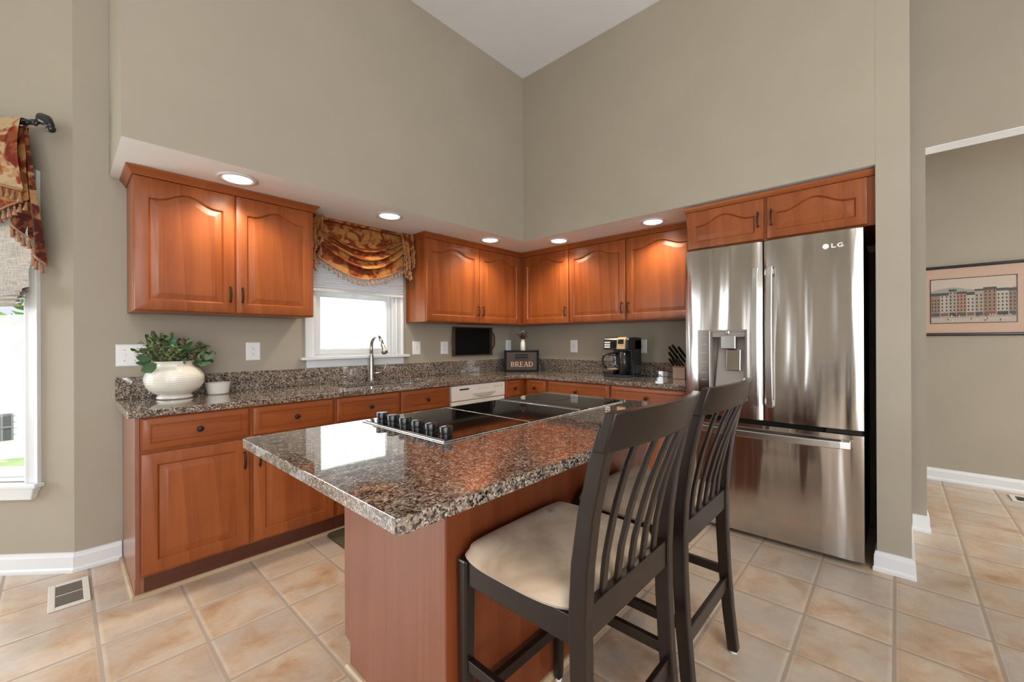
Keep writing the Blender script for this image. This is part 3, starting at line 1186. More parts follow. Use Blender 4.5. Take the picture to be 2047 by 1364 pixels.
DC = (0.086, 0.392, 0.865, 1.318)
dl = build('door', bowed(0.0, 0.478, zm1, zt, cut=DC), M['steel'], fr, sharp=35)
drr = build('door', bowed(0.486, FW, zm1, zt), M['steel'], fr, sharp=35)
fz = build('freezer_drawer', bowed(0.0, FW, 0.032, zm0), M['steel'], fr, sharp=35)
build('gasket', MB().box(0.004, FW - .004, -0.745, -0.7015, zm0 + .001, zm1 - .001).box(.479, .485, -.745, -.7015, zm1, zt - .01), M['black_matte'], fr)


def door_handle(x, z0, z1):
    b = MB()
    n = 14
    pts = []
    for i in range(n + 1):
        q = i / n
        z = z0 + (z1 - z0) * q
        bow = 0.030 * math.sin(PI * q) ** 0.6
        pts.append((x, -0.785 - bow, z))
    b.bar(pts, 0.034, 0.014, (1, 0, 0))
    b.box(x - .012, x + .012, -0.79, -0.764, z0 + .01, z0 + .045).box(x - .012, x + .012, -0.79, -0.764, z1 - .045, z1 - .01)
    return b


build('handle', door_handle(0.444, 0.84, 1.70), M['steel_bar'], dl, bevel=0.004)
build('handle', door_handle(0.522, 0.84, 1.70), M['steel_bar'], drr, bevel=0.004)
b = MB()
pts = []
for i in range(19):
    q = i / 18
    pts.append((0.055 + (FW - .11) * q, -0.790 - 0.040 * math.sin(PI * q) ** .7, 0.668 + 0.0 * q))
b.bar(pts, 0.040, 0.014, (0, 0, 1))
b.box(.06, .10, -.795, -.764, .650, .686).box(FW - .10, FW - .06, -.795, -.764, .650, .686)
build('handle', b, M['steel_bar'], fz, bevel=0.004)
# dispenser
b = MB()
x0, x1, z0, z1 = DC
yf = -0.7655
b.box(x0, x1, -0.7025, -0.7015, z0, z1)
b.box(x0, x0 + .088, yf, -0.7025, z0, z1)                      # control strip backing
b.box(x1 - .010, x1, yf, -0.7025, z0, z1).box(x0 + .088, x1 - .01, yf, -0.7025, z1 - .012, z1).box(x0 + .088, x1 - .01, yf, -0.7025, z0, z0 + .012)
dsp = build('dispenser', b, M['grey_plastic'], dl, bevel=0.001)
build('control_strip', MB().box(x0 + .004, x0 + .078, yf - .003, yf - .0002, z0 + .004, z1 - .004), M['mirror_panel'], dsp, bevel=0.001)
for i, z in enumerate((.41, .36, .30, .24, .17, .12)):
    build('printed_mark', MB().box(x0 + .022, x0 + .060, yf - .0036, yf - .0031, z0 + z - .0012, z0 + z + .0012), M['appliance_d'], dsp)
b = MB()
b.hexa([(x0 + .100, -0.745, z0 + .013), (x1 - .012, -0.745, z0 + .013), (x1 - .012, -0.703, z0 + .013), (x0 + .100, -0.703, z0 + .013),
        (x0 + .125, -0.712, z1 - .05), (x1 - .012, -0.712, z1 - .05), (x1 - .012, -0.703, z1 - .05), (x0 + .125, -0.703, z1 - .05)])
build('back_plate', b, M['grey_plastic'], dsp)
build('housing', MB().box(x0 + .092, x1 - .012, -0.764, -0.703, z1 - .048, z1 - .0125), M['grey_plastic'], dsp, bevel=0.003)
build('nozzle', MB().box(x0 + .148, x0 + .238, -0.768, -0.715, z1 - .125, z1 - .038).box(x0 + .178, x0 + .202, -0.771, -.76, z1 - .03, z1 - .004), M['chrome'], dsp, bevel=0.005)
build('paddle', MB().hexa([(x0 + .176, -0.752, z1 - .265), (x0 + .262, -0.752, z1 - .265), (x0 + .262, -0.744, z1 - .265), (x0 + .176, -0.744, z1 - .265),
                           (x0 + .176, -0.744, z1 - .128), (x0 + .262, -0.744, z1 - .128), (x0 + .262, -0.736, z1 - .128), (x0 + .176, -0.736, z1 - .128)]), M['mirror_panel'], dsp, bevel=0.004)
build('drip_tray', MB().box(x0 + .10, x1 - .012, -0.768, -0.745, z0 + .0125, z0 + .02), M['chrome'], dsp)
# emblem on the right door
lx, lz, ly = 0.800, 1.780, -0.7665
b = MB()
b.rings([[(lx + .015 * math.cos(2 * PI * i / 24), y, lz + .015 * math.sin(2 * PI * i / 24)) for i in range(24)] for y in (ly + .003, ly - .0022)])
b.box(lx + .026, lx + .0315, ly - .0022, ly + .003, lz - .0115, lz + .0125).box(lx + .0315, lx + .047, ly - .0022, ly + .003, lz - .0115, lz - .0065)
gx = lx + .068
pg = [(gx + .0155 * math.cos(math.radians(a)), lz + .0005 + .0122 * math.sin(math.radians(a))) for a in range(45, 331, 15)]
for p, q in zip(pg[:-1], pg[1:]):
    c0 = (gx, lz + .0005)
    s_ = 0.60
    i0 = (c0[0] + (p[0] - c0[0]) * s_, c0[1] + (p[1] - c0[1]) * s_)
    i1 = (c0[0] + (q[0] - c0[0]) * s_, c0[1] + (q[1] - c0[1]) * s_)
    b.prism_y([p, q, i1, i0], ly - .0022, ly + .003)
b.box(gx + .001, gx + .0150, ly - .0022, ly + .003, lz - .003, lz + .001).box(gx + .0105, gx + .0150, ly - .0022, ly + .003, lz - .008, lz + .001)
build('emblem', b, M['emblem'], drr)
b = MB()
b.box(FW - .17, FW - .01, -0.755, -0.715, zm0 + .004, zm1 - .004)
build('hinge', b, M['black'], fr)

# ------------------------------------------------------------------ bar stools
def make_stool(label):
    s = thing('bar_stool', label, 'bar stool', (0, 0, 0), 0, 'bar stools at the island')
    E = M['espresso']
    hw = 0.238
    post = [(0, -.232, 0), (0, -.214, .15), (0, -.200, .32), (0, -.192, .48), (0, -.190, .62), (0, -.197, .74), (0, -.215, .86), (0, -.243, .98), (0, -.268, 1.06)]
    bt = [0.9, .97, 1.0, 1.05, 1.1, 1.08, 1.0, .92, .85]
    for sg in (-1, 1):
        p = [(sg * (hw - .018 + 0.004 * k / 8), y, z) for k, (x, y, z) in enumerate(post)]
        lg = build('leg', MB().bar(p, 0.036, [0.042 * k for k in bt], (1, 0, 0)), E, s, (0, 0, .0085), bevel=0.004)
        build('foot_glide', MB().lathe([(.015, 0), (.016, .004), (.013, .0084)], (sg * (hw - .018), -.232, -.0083), 12), M['glide'], lg)
    for sg in (-1, 1):
        lg = build('leg', MB().bar([(sg * (hw - .020), .212, 0), (sg * (hw - .020), .212, .03), (sg * (hw - .020), .212, .35), (sg * (hw - .020), .212, .615)],
                                   [.026, .030, .035, .038], [.026, .030, .035, .038]), E, s, (0, 0, .0085), bevel=0.006)
        build('foot_glide', MB().lathe([(.012, 0), (.013, .004), (.010, .0084)], (sg * (hw - .020), .212, -.0083), 12), M['glide'], lg)
    for sg in (-1, 1):
        x = sg * (hw - .022)
        build('apron', MB().box(x - .011, x + .011, -.172, .194, .553, .622), E, s, bevel=0.002)
    build('apron', MB().box(-hw + .039, hw - .039, .203, .225, .553, .622), E, s, bevel=0.002)
    for sg in (-1, 1):
        x = sg * (hw - .020)
        build('stretcher', MB().bar([(x, .196, .322), (x, -.184, .318)], .020, .034, (1, 0, 0)), E, s, bevel=0.003)
    build('footrest', MB().box(-hw + .038, hw - .038, .201, .223, .178, .216), E, s, bevel=0.003)
    build('stretcher', MB().box(-hw + .036, hw - .036, -.214, -.196, .248, .300), E, s, bevel=0.003)
    # seat cushion: rounded, domed
    b = MB()
    NX, NY = 24, 22

    def cush(u, v, top):
        X, Y = 2 * u - 1, 2 * v - 1
        # squircle-ish footprint
        rx = hw + .006
        ry = .205
        k = 0.19
        x = X * math.sqrt(max(0, 1 - k * Y * Y * Y * Y * abs(X) ** 2))
        y = Y * math.sqrt(max(0, 1 - k * X * X * X * X * abs(Y) ** 2))
        if Y < 0:
            x *= 1 - .05 * (-Y) ** 2
        edge = max(abs(X), abs(Y))
        z = .6225
        if top:
            z += .022 + .034 * (1 - edge ** 5) ** 0.5 * (1 - .25 * math.exp(-((X * 1.3) ** 2 + (Y + .1) ** 2) * 2.5))
        return (x * rx * (1 if top else .985), .022 + y * ry, z)

    b.grid(lambda u, v: cush(u, v, True), NX, NY)
    b.grid(lambda u, v: cush(1 - u, v, False), NX, NY)
    per = [(i / NX, 0) for i in range(NX)] + [(1, j / NY) for j in range(NY)] + [(1 - i / NX, 1) for i in range(NX)] + [(0, 1 - j / NY) for j in range(NY)]
    b.sm = True
    ra = [Vector(cush(u, v, False)) for u, v in per]
    rb = [Vector(cush(u, v, True)) for u, v in per]
    mid = []
    for p, q in zip(ra, rb):
        c_ = (p + q) / 2
        o_ = Vector((c_.x, c_.y - .022, 0)).normalized() * .007
        mid.append(c_ + o_)
    b.rings([ra, mid, rb], True, False, False)
    b.sm = False
    bmesh.ops.remove_doubles(b.bm, verts=b.bm.verts, dist=0.0004)
    build('seat_cushion', b, M['suede'], s, sharp=60)
    # back
    def yb(z):
        zs = [q[2] for q in post]
        for k in range(len(post) - 1):
            if zs[k] <= z <= zs[k + 1]:
                t = (z - zs[k]) / (zs[k + 1] - zs[k])
                return post[k][1] + (post[k + 1][1] - post[k][1]) * t
        t = (z - zs[-2]) / (zs[-1] - zs[-2])
        return post[-2][1] + (post[-1][1] - post[-2][1]) * t
    build('back_rail', MB().box(-hw + .037, hw - .037, -.207, -.183, .575, .652), E, s, bevel=0.002)
    b = MB()
    n = 16
    W2 = hw + .008
    rings = []
    for i in range(n + 1):
        q = 2 * i / n - 1
        x = q * W2
        bowy = -.046 * (1 - q * q)
        zt_ = 1.108 - .006 * q * q
        zb_ = 1.012 + .010 * (1 - q * q)
        y0, y1_ = yb(zb_) + bowy, yb(zt_) + bowy
        t = .0135
        rings.append([(x, y0 + t, zb_), (x, y0 - t, zb_), (x, y1_ - t, zt_), (x, y1_ + t, zt_)])
    b.rings(rings)
    build('top_rail', b, E, s, bevel=0.004, sharp=40)
    for k in range(5):
        q = -0.66 + 0.33 * k
        x = q * (hw - .03)
        p = []
        for j in range(9):
            z = .648 + (1.022 - .648) * j / 8
            p.append((x * (1 + .05 * j / 8), yb(z) - .046 * (1 - q * q) * (j / 8) ** 1.2 - .004, z))
        build('slat', MB().bar(p, .023, .011, (1, 0, 0)), E, s, bevel=0.002)
    return s


st = make_stool('near dark wood bar stool at the left end of the island')
st.location = (-2.655, -2.645, 0)
copy_tree(st, (-2.083, -2.645, 0), 0, 'far dark wood bar stool nearer the refrigerator')

# ------------------------------------------------------------------ sink window
wn = struct('window_1', MB().box(-2.3495, -2.325, 0.0, 0.138, 1.142, 2.098).box(-1.675, -1.6505, 0.0, 0.138, 1.142, 2.098)
            .box(-2.3495, -1.6505, 0.0, 0.138, 2.075, 2.0985).box(-2.3495, -1.6505, 0.0, 0.138, 1.1415, 1.150), M['trim'],
            'white double hung window above the sink', 'window', bevel=0.002)
CAS = [(-0.0, -0.0015), (-0.0, -0.014), (-0.012, -0.019), (-0.022, -0.013), (-0.050, -0.013), (-0.062, -0.019), (-0.074, -0.022), (-0.074, -0.0015)]


def casing(b, x0, x1, z0, z1):
    """three sided window casing around an opening, profile in (outward, y)"""
    P = [((x0, z0), (-1, 0)), ((x0, z1), (-1, 1)), ((x1, z1), (1, 1)), ((x1, z0), (1, 0))]
    b.rings([[(p[0] - n[0] * o, y, p[1] - n[1] * o) for o, y in CAS] for p, n in P])
    return b


build('casing', casing(MB(), -2.345, -1.655, 1.136, 2.10), M['trim'], wn)
build('stool', MB().box(-2.457, -1.531, -0.052, -0.0015, 1.113, 1.1355).box(-2.349, -1.651, -0.0015, 0.09, 1.120, 1.1412), M['trim'], wn, bevel=0.004)
build('window_apron', MB().box(-2.411, -1.577, -0.0185, -0.0015, 1.0505, 1.1125), M['trim'], wn, bevel=0.004)


def sash(parent, x0, x1, z0, z1, y0, y1, st, rb, rt):
    b = MB()
    b.box(x0, x0 + st, y0, y1, z0, z1).box(x1 - st, x1, y0, y1, z0, z1).box(x0 + st, x1 - st, y0, y1, z0, z0 + rb).box(x0 + st, x1 - st, y0, y1, z1 - rt, z1)
    o = build('sash', b, M['trim'], parent, bevel=0.003)
    ym = (y0 + y1) / 2
    build('pane', MB().box(x0 + st - .004, x1 - st + .004, ym - .002, ym + .002, z0 + rb - .004, z1 - rt + .004), M['pane'], o)
    return o


sash(wn, -2.3245, -1.6755, 1.1505, 1.665, 0.040, 0.075, .040, .045, .055)
sash(wn, -2.3245, -1.6755, 1.625, 2.0745, 0.080, 0.115, .040, .030, .040)
build('lock', MB().box(-2.02, -1.98, 0.028, 0.0395, 1.640, 1.656), M['trim'], wn, bevel=0.002)

cs = thing('cellular_shade', 'white pleated cellular shade half lowered over the sink window', 'window shade', (0, 0, 0))
b = MB()
zt_, zb_ = 2.165, 1.668
n = 26
zz = []
for i in range(n * 2 + 1):
    z = zt_ + (zb_ - zt_) * i / (n * 2)
    zz.append((-.032 if i % 2 == 0 else -.044, z))
b.rings([[(x, y, z) for y, z in zz] for x in (-2.405, -1.597)], closed=False)
b.rings([[(x, -.032 + (-.030 - y) * .6 + .006, z) for y, z in zz] for x in (-2.405, -1.597)], closed=False)
build('pleats', b, M['shade'], cs, fixn=False)
build('bottom_rail', MB().box(-2.405, -1.597, -.050, -.024, 1.643, 1.667), M['trim'], cs, bevel=.004)
build('head_rail', MB().box(-2.405, -1.597, -.056, -.024, 2.166, 2.197), M['trim'], cs, bevel=.003)

# ------------------------------------------------------------------ tassel trimmed valances
TAS = None


def tassel_mesh():
    b = MB()
    b.tube([(0, 0, 0), (0, 0, -.010)], .0016, 6)
    b.sphere((0, 0, -.0135), .0055, 10, 6)
    b.lathe([(.0038, -.017), (.0048, -.020), (.0075, -.034), (.0098, -.047), (.0075, -.0485), (.001, -.047)], n=10)
    return b


def tassels(parent, pts, s=1.0):
    global TAS
    for p in pts:
        if TAS is None:
            TAS = build('tassel', tassel_mesh(), M['tassel'], parent, p)
            TAS.scale = (s, s, s)
        else:
            share(TAS, parent, p, (random.uniform(-.12, .12), random.uniform(-.12, .12), random.uniform(0, 6)), (s * random.uniform(.9, 1.1),) * 3)


def along(pts, step, off=0.0):
    """points evenly spaced along a polyline"""
    out, acc = [], off
    for a, b_ in zip(pts[:-1], pts[1:]):
        a, b_ = Vector(a), Vector(b_)
        L = (b_ - a).length
        while acc <= L:
            out.append(tuple(a + (b_ - a) * (acc / L)))
            acc += step
        acc -= L
    return out


kv = thing('window_valance', 'gold and burgundy floral swag valance with tassels over the sink window', 'valance', (0, 0, 0))
VX0, VX1 = -2.468, -1.562
b = MB()


def swag(u, v):
    q = 2 * u - 1
    zt = 2.196
    a = abs(q) ** 1.75
    e0 = 1 - abs(q)
    dc = .440 * v                                            # drop at the centre
    de = .020 + .050 * v + .165 * max(0, (v - .55) / .45) ** 1.6   # drop at the gathered corners
    z = zt - dc * (1 - a) - (de * a if v > 0 else 0)
    x = -2.02 + q * (0.452 - .035 * math.sin(PI * v))
    x = max(VX0, min(VX1, x))
    sag = 1 - q * q
    w = v + .03 * q * math.sin(PI * v)
    g = max(0, min(1, (w - .26) / .14)) * max(0, min(1, (.90 - w) / .16))
    saw = 1 - abs(math.sin(PI * (w * 6.2 + .1))) ** .7
    y = -.082 - .085 * math.sin(PI * min(1, v) * .62) * (.45 + .55 * sag) - .070 * g * saw * (.35 + .65 * sag) - .006 * math.sin(11 * u)
    z -= .022 * g * saw * sag
    return (x, y, z)


b.grid(swag, 60, 80)
build('swag', b, M['floral'], kv, fixn=False)
edge = [swag(i / 60, 1.0) for i in range(61)]
build('braid', MB().tube([(x, y - .002, z) for x, y, z in edge], .006, 6), M['tassel'], kv)
tassels(kv, along([(x, y - .002, z - .004) for x, y, z in edge], .040, .012), 1.0)
for sgn, xo in ((1, -1.560), (-1, -2.462)):
    b = MB()

    def jab(u, v, sgn=sgn, xo=xo):
        x = xo - sgn * (.128 - .03 * v) * (1 - u) * 1.0
        ztop, zbot = 2.196, 1.985 - .155 * (1 - abs(2 * u - .9)) * 1.0
        zz_ = ztop + (zbot - ztop) * v
        y = -.160 - .030 * math.sin(u * PI * 5) * (.35 + .65 * v)
        return (x, y, zz_)
    b.grid(jab, 36, 14)
    build('cascade', b, M['floral'], kv, fixn=False)
    e2 = [jab(i / 36, 1.0) for i in range(37)]
    build('braid', MB().tube([(x, y - .003, z) for x, y, z in e2], .006, 6), M['tassel'], kv)
    tassels(kv, along([(x, y - .003, z - .004) for x, y, z in e2], .028, .005), 1.0)
    e3 = [jab(i / 36, 0.62) for i in range(37)]
    tassels(kv, along([(x, y - .012, z) for x, y, z in e3], .030, .012), 1.0)
build('mounting_board', MB().box(VX0 + .004, -1.566, -.128, -.060, 2.180, 2.2015), M['floral'], kv)

# ------------------------------------------------------------------ bay window, roman shade, scarf valance (bay frame: local x runs back along the wall)
RB = -PI / 4
BO = (WX, 0, 0)
w2 = struct('window_2', MB().box(-1.0795, -1.06, 0.0, 0.138, .502, 2.118).box(-.245, -.2255, 0.0, 0.138, .502, 2.118)
            .box(-1.0795, -.2255, 0.0, .138, 2.098, 2.1195).box(-1.0795, -.2255, 0, .138, .5005, .512), M['trim'],
            'tall white bay window at the left edge', 'window', loc=BO, rot=(0, 0, RB), bevel=0.002)
build('casing', casing(MB(), -1.085, -.240, 0.497, 2.115), M['trim'], w2)
build('stool', MB().box(-1.19, -.146, -.055, -.0015, .474, .4965), M['trim'], w2, bevel=.005)
b = MB()
b.hexa([(-1.16, -.032, .408), (-.190, -.032, .408), (-.190, -.0015, .408), (-1.16, -.0015, .408), (-1.18, -.045, .4735), (-.165, -.045, .4735), (-.165, -.0015, .4735), (-1.18, -.0015, .4735)])
build('window_apron', b, M['trim'], w2, bevel=.004)
sash(w2, -1.0595, -.2455, .5125, 1.345, .040, .075, .034, .05, .032)
sash(w2, -1.0595, -.2455, 1.315, 2.0975, .080, .115, .034, .032, .04)

rs = thing('roman_shade', 'natural linen roman shade hanging over the bay window', 'window shade', BO, RB)
b = MB()


def roman(u, v):
    x = -1.10 + u * (.935 - .01 * math.sin(6 * v))
    z = 2.15 + (1.50 - 2.15) * v
    return (x, -.040 - .012 * math.sin(PI * v * 3) ** 2 - .02 * v, z + .02 * (2 * u - 1) ** 2 * v)


b.grid(roman, 24, 30)
build('panel', b, M['linen'], rs, fixn=False)
for k in range(4):
    b = MB()

    def fold(u, v, k=k):
        a = PI * .95 * v
        return (-1.10 + u * .945, -.062 - .010 * k - .040 * math.sin(a), 1.525 - .020 * k - .040 * v + .024 * (2 * u - 1) ** 2 + .004 * math.sin(20 * u + k))
    b.grid(fold, 24, 8)
    build('fold', b, M['linen'], rs, fixn=False)

rod = thing('curtain_rod', 'black twisted curtain rod with a scroll finial', 'curtain rod', BO, RB)
b = MB()
RZ, RY = 2.405, -.100
ps, rr = [], []
for i in range(60):
    ps.append((-.085 - i * .018, RY, RZ))
    rr.append(.011)
b.tube(ps, rr, 10)
for ph in (0, PI):
    b.tube([(-.060 - i * .006, RY + .010 * math.cos(i * .42 + ph), RZ + .010 * math.sin(i * .42 + ph)) for i in range(40)], .0075, 8)
build('rod', b, M['black'], rod)
b = MB()
fp = [(-.075, RY, RZ), (-.055, RY - .004, RZ + .012), (-.040, RY - .008, RZ + .016), (-.022, RY - .012, RZ + .008), (-.006, RY - .016, RZ - .006), (.006, RY - .018, RZ - .022), (.008, RY - .018, RZ - .036)]
b.tube(fp, [.010, .022, .029, .028, .021, .017, .014], 14)
b.sphere((.009, RY - .018, RZ - .040), .019, 12, 8)
b.sphere((-.010, RY - .020, RZ + .016), .010, 10, 6)
build('finial', b, M['black'], rod)
b = MB()
b.tube([(-.300, RY, RZ), (-.300, -.02, RZ - .02), (-.300, -.002, RZ - .03)], .007, 8).box(-.315, -.285, -.006, -.0015, RZ - .07, RZ + .0)
build('bracket', b, M['black'], rod)

bv = thing('scarf_valance', 'burgundy floral scarf valance with tassels on the bay window rod', 'valance', BO, RB)
b = MB()


def front(u, v):
    x = -1.05 + u * .915
    z0 = RZ + .016
    zb = 2.045 + .075 * math.sin(PI * (1 - u)) ** 1.0
    z = z0 + (zb - z0) * v
    y = RY - .016 - .020 * math.sin(PI * v) - .006 * math.sin(14 * u + 3 * v)
    return (x, y, z)


b.grid(front, 40, 20)
b.grid(lambda u, v: (-1.05 + u * .915, RY - .016 + .032 * v, RZ + .016 + .004 * math.sin(PI * v)), 20, 4)
build('front_swag', b, M['floral_lit'], bv, fixn=False)
e = [front(i / 40, 1) for i in range(41)]
build('braid', MB().tube([(x, y - .003, z) for x, y, z in e], .006, 6), M['tassel'], bv)
tassels(bv, along([(x, y - .003, z - .004) for x, y, z in reversed(e)], .030, .012), 1.15)
b = MB()


def under(u, v):
    x = -.75 + u * .615
    zb = 1.990 - .10 * math.sin(PI * u) ** 1.2 * 1.0 + .02 * u
    z = RZ - .02 + (zb - RZ + .02) * v
    return (x, RY + .012 - .015 * math.sin(PI * v) - .005 * math.sin(17 * u), z)


b.grid(under, 30, 16)
build('under_swag', b, M['floral'], bv, fixn=False)
e = [under(i / 30, 1) for i in range(31)]
build('braid', MB().tube([(x, y - .003, z) for x, y, z in e], .006, 6), M['tassel'], bv)
tassels(bv, along([(x, y - .003, z - .004) for x, y, z in reversed(e)], .030, .008), 1.15)
b = MB()


def jabot(u, v):
    # u: 0 inner (left) .. 1 outer edge; falls to a point at the outer edge
    xt = -.200 + .068 * u
    x = xt + v * (.10 * u - .055 * (1 - u))
    zb = 1.925 - .265 * u ** .9
    z = RZ - .012 + (zb - RZ + .012) * v
    y = RY + .004 + .050 * (1 - u) * (.3 + .7 * v) - .026 * math.sin(PI * 3 * u) * (.3 + .7 * v)
    return (x, y, z)


b.grid(jabot, 30, 30)
build('jabot', b, M['floral_shaded'], bv, fixn=False)
e = [jabot(i / 30, 1) for i in range(31)]
build('braid', MB().tube([(x, y - .003, z) for x, y, z in e], .006, 6), M['tassel'], bv)
tassels(bv, along([(x, y - .006, z - .004) for x, y, z in e], .026, .006), 1.15)

# ------------------------------------------------------------------ recessed lights
RL = None
spots = [(-2.968, -.516, 'leftmost recessed light above the two door cabinet left of the window'), (-2.002, -.517, 'recessed light above the sink valance'),
         (-.978, -.530, 'recessed light just left of the soffit corner'), (-.519, -.987, 'recessed light just right of the soffit corner'),
         (-.510, -1.921, 'recessed light nearest the refrigerator')]
for x, y, lab in spots:
    if RL is None:
        RL = thing('recessed_light', lab, 'ceiling light', (x, y, SH), 0, 'recessed soffit lights')
        b = MB()
        b.lathe([(.070, -.0005), (.098, -.0005), (.100, -.004), (.096, -.009), (.080, -.010), (.072, -.006)], n=40, cap0=False, cap1=False)
        build('trim_ring', b, M['trim'], RL, sharp=50)
        b = MB()
        b.lathe([(.0715, -.002), (.066, -.009), (.045, -.016), (.02, -.019), (.0005, -.020)], n=32, cap0=True)
        build('lens', b, M['lamp'], RL)
        t_ = RL
    else:
        t_ = copy_tree(RL, (x, y, SH), 0, lab)
    d = bpy.data.lights.new('soffit_lamp', 'SPOT')
    d.energy = 33
    d.color = (1.0, 0.85, 0.64)
    d.spot_size = math.radians(144)
    d.spot_blend = 0.7
    d.shadow_soft_size = 0.05
    o = bpy.data.objects.new('soffit_lamp', d)
    COL.objects.link(o)
    o.location = (x, y, SH - .03)

# ------------------------------------------------------------------ wall plates
def plate(label, loc, rz, w, h, kind):
    t = thing('wall_plate', label, 'switch' if kind == 'switch' else 'outlet', loc, rz, 'white wall plates')
    b = MB()
    a = .006
    b.rings([[(-w / 2, -.0015, -h / 2), (w / 2, -.0015, -h / 2), (w / 2, -.0015, h / 2), (-w / 2, -.0015, h / 2)],
             [(-w / 2, -.003, -h / 2), (w / 2, -.003, -h / 2), (w / 2, -.003, h / 2), (-w / 2, -.003, h / 2)],
             [(-w / 2 + a, -.007, -h / 2 + a), (w / 2 - a, -.007, -h / 2 + a), (w / 2 - a, -.007, h / 2 - a), (-w / 2 + a, -.007, h / 2 - a)]])
    build('plate', b, M['plate'], t, bevel=.0015)
    if kind == 'duplex':
        for dz in (-.020, .020):
            b = MB()
            b.prism_y([(x, z + dz) for x, z in [(.0165 * math.cos(a_), max(-.0135, min(.0135, .0165 * math.sin(a_)))) for a_ in [2 * PI * i / 28 for i in range(28)]]], -.0085, -.006)
            r_ = build('receptacle', b, M['plate'], t)
            build('slot', MB().box(-.0075, -.0055, -.0089, -.0086, dz - .001, dz + .008), M['slot'], r_)
            build('slot', MB().box(.0055, .0075, -.0089, -.0086, dz - .001, dz + .007), M['slot'], r_)
            build('slot', MB().box(-.0025, .0025, -.0089, -.0086, dz - .009, dz - .0045), M['slot'], r_)
    elif kind == 'decora':
        build('receptacle', MB().box(-.017, .017, -.009, -.006, -.034, .034), M['plate'], t, bevel=.001)
        for dz in (-.018, .018):
            build('slot', MB().box(-.008, -.006, -.0094, -.0091, dz - .004, dz + .004), M['slot'], t)
            build('slot', MB().box(.006, .008, -.0094, -.0091, dz - .004, dz + .004), M['slot'], t)
        build('test_button', MB().box(-.007, .007, -.0100, -.0091, -.004, .004), M['appliance_d'], t)
    else:
        k = max(1, round(w / .052) - 0)
        k = 3 if w > .13 else (2 if w > .1 else 1)
        for i in range(k):
            x = (i - (k - 1) / 2) * .046
            build('toggle', MB().box(x - .005, x + .005, -.016, -.0065, -.004, .010), M['plate'], t, bevel=.001)
            build('screw', MB().box(x - .0025, x + .0025, -.0076, -.0069, .029, .033), M['slot'], t)
            build('screw', MB().box(x - .0025, x + .0025, -.0076, -.0069, -.033, -.029), M['slot'], t)
    return t


plate('wide white switch plate behind the green plant', (-3.36, 0, 1.178), 0, .165, .128, 'switch')
plate('white outlet under the two door cabinet right of the plant', (-2.757, 0, 1.188), 0, .088, .126, 'duplex')
plate('white switch plate just right of the sink window', (-1.432, 0, 1.190), 0, .088, .126, 'decora')
plate('white outlet left of the black tray', (-1.110, 0, 1.188), 0, .088, .126, 'duplex')
plate('white outlet half hidden behind the bread box', (-.197, 0, 1.200), 0, .085, .126, 'duplex')
plate('white outlet between the bread box and coffee maker', (0, -.790, 1.193), R90, .092, .135, 'decora')
plate('white outlet at the edge of the coffee maker', (0, -1.578, 1.195), R90, .088, .128, 'decora')

# ------------------------------------------------------------------ things on the counter
CZ = CT + .0006
pv = thing('flower_arrangement', 'cream ribbed vase filled with green eucalyptus on the left counter end', 'vase with foliage', (-3.205, -.185, CZ))
prof = [(.078, 0), (.084, .004), (.084, .012), (.077, .019), (.083, .028)]
for i in range(40):
    z = .032 + i * (.152 / 39)
    q = (z - .118) / (.0945 if z > .118 else .116)
    r = .139 * math.sqrt(max(.05, 1 - q * q))
    r += .0013 * math.sin(i * PI * .5 * 2) + (.0014 if (i % 3 == 0 and .045 < z < .15) else 0)
    prof.append((r, z))
prof += [(.0935, .1885), (.0905, .195), (.090, .202), (.093, .210), (.100, .2165), (.1025, .219), (.099, .2205), (.088, .211), (.085, .200)]
build('vase', MB().lathe(prof, n=48, cap1=False), M['ceramic'], pv, sharp=60)


def leaf(b, p, d, l, w, cup=.25):
    d = Vector(d).normalized()
    a = Vector((random.uniform(-1, 1), random.uniform(-1, 1), random.uniform(-.2, 1)))
    s = d.cross(a).normalized()
    n = d.cross(s).normalized()
    p = Vector(p)
    pts = [(0, 0), (.25, .42), (.55, .5), (.85, .3), (1, 0), (.85, -.3), (.55, -.5), (.25, -.42)]
    vs = [b.v(p + d * (l * q) + s * (w * r) + n * (cup * w * (4 * r * r - .5 * q))) for q, r in pts]
    m = [b.v(p + d * (l * q) + n * (-.5 * cup * w * q)) for q in (.3, .7)]
    b.sm = True
    for f in ((vs[0], vs[1], m[0]), (vs[1], vs[2], m[1], m[0]), (vs[2], vs[3], m[1]), (vs[3], vs[4], m[1]),
              (vs[4], vs[5], m[1]), (vs[5], vs[6], m[1]), (vs[6], vs[7], m[0], m[1]), (vs[7], vs[0], m[0])):
        b.face(list(f))
    b.sm = False


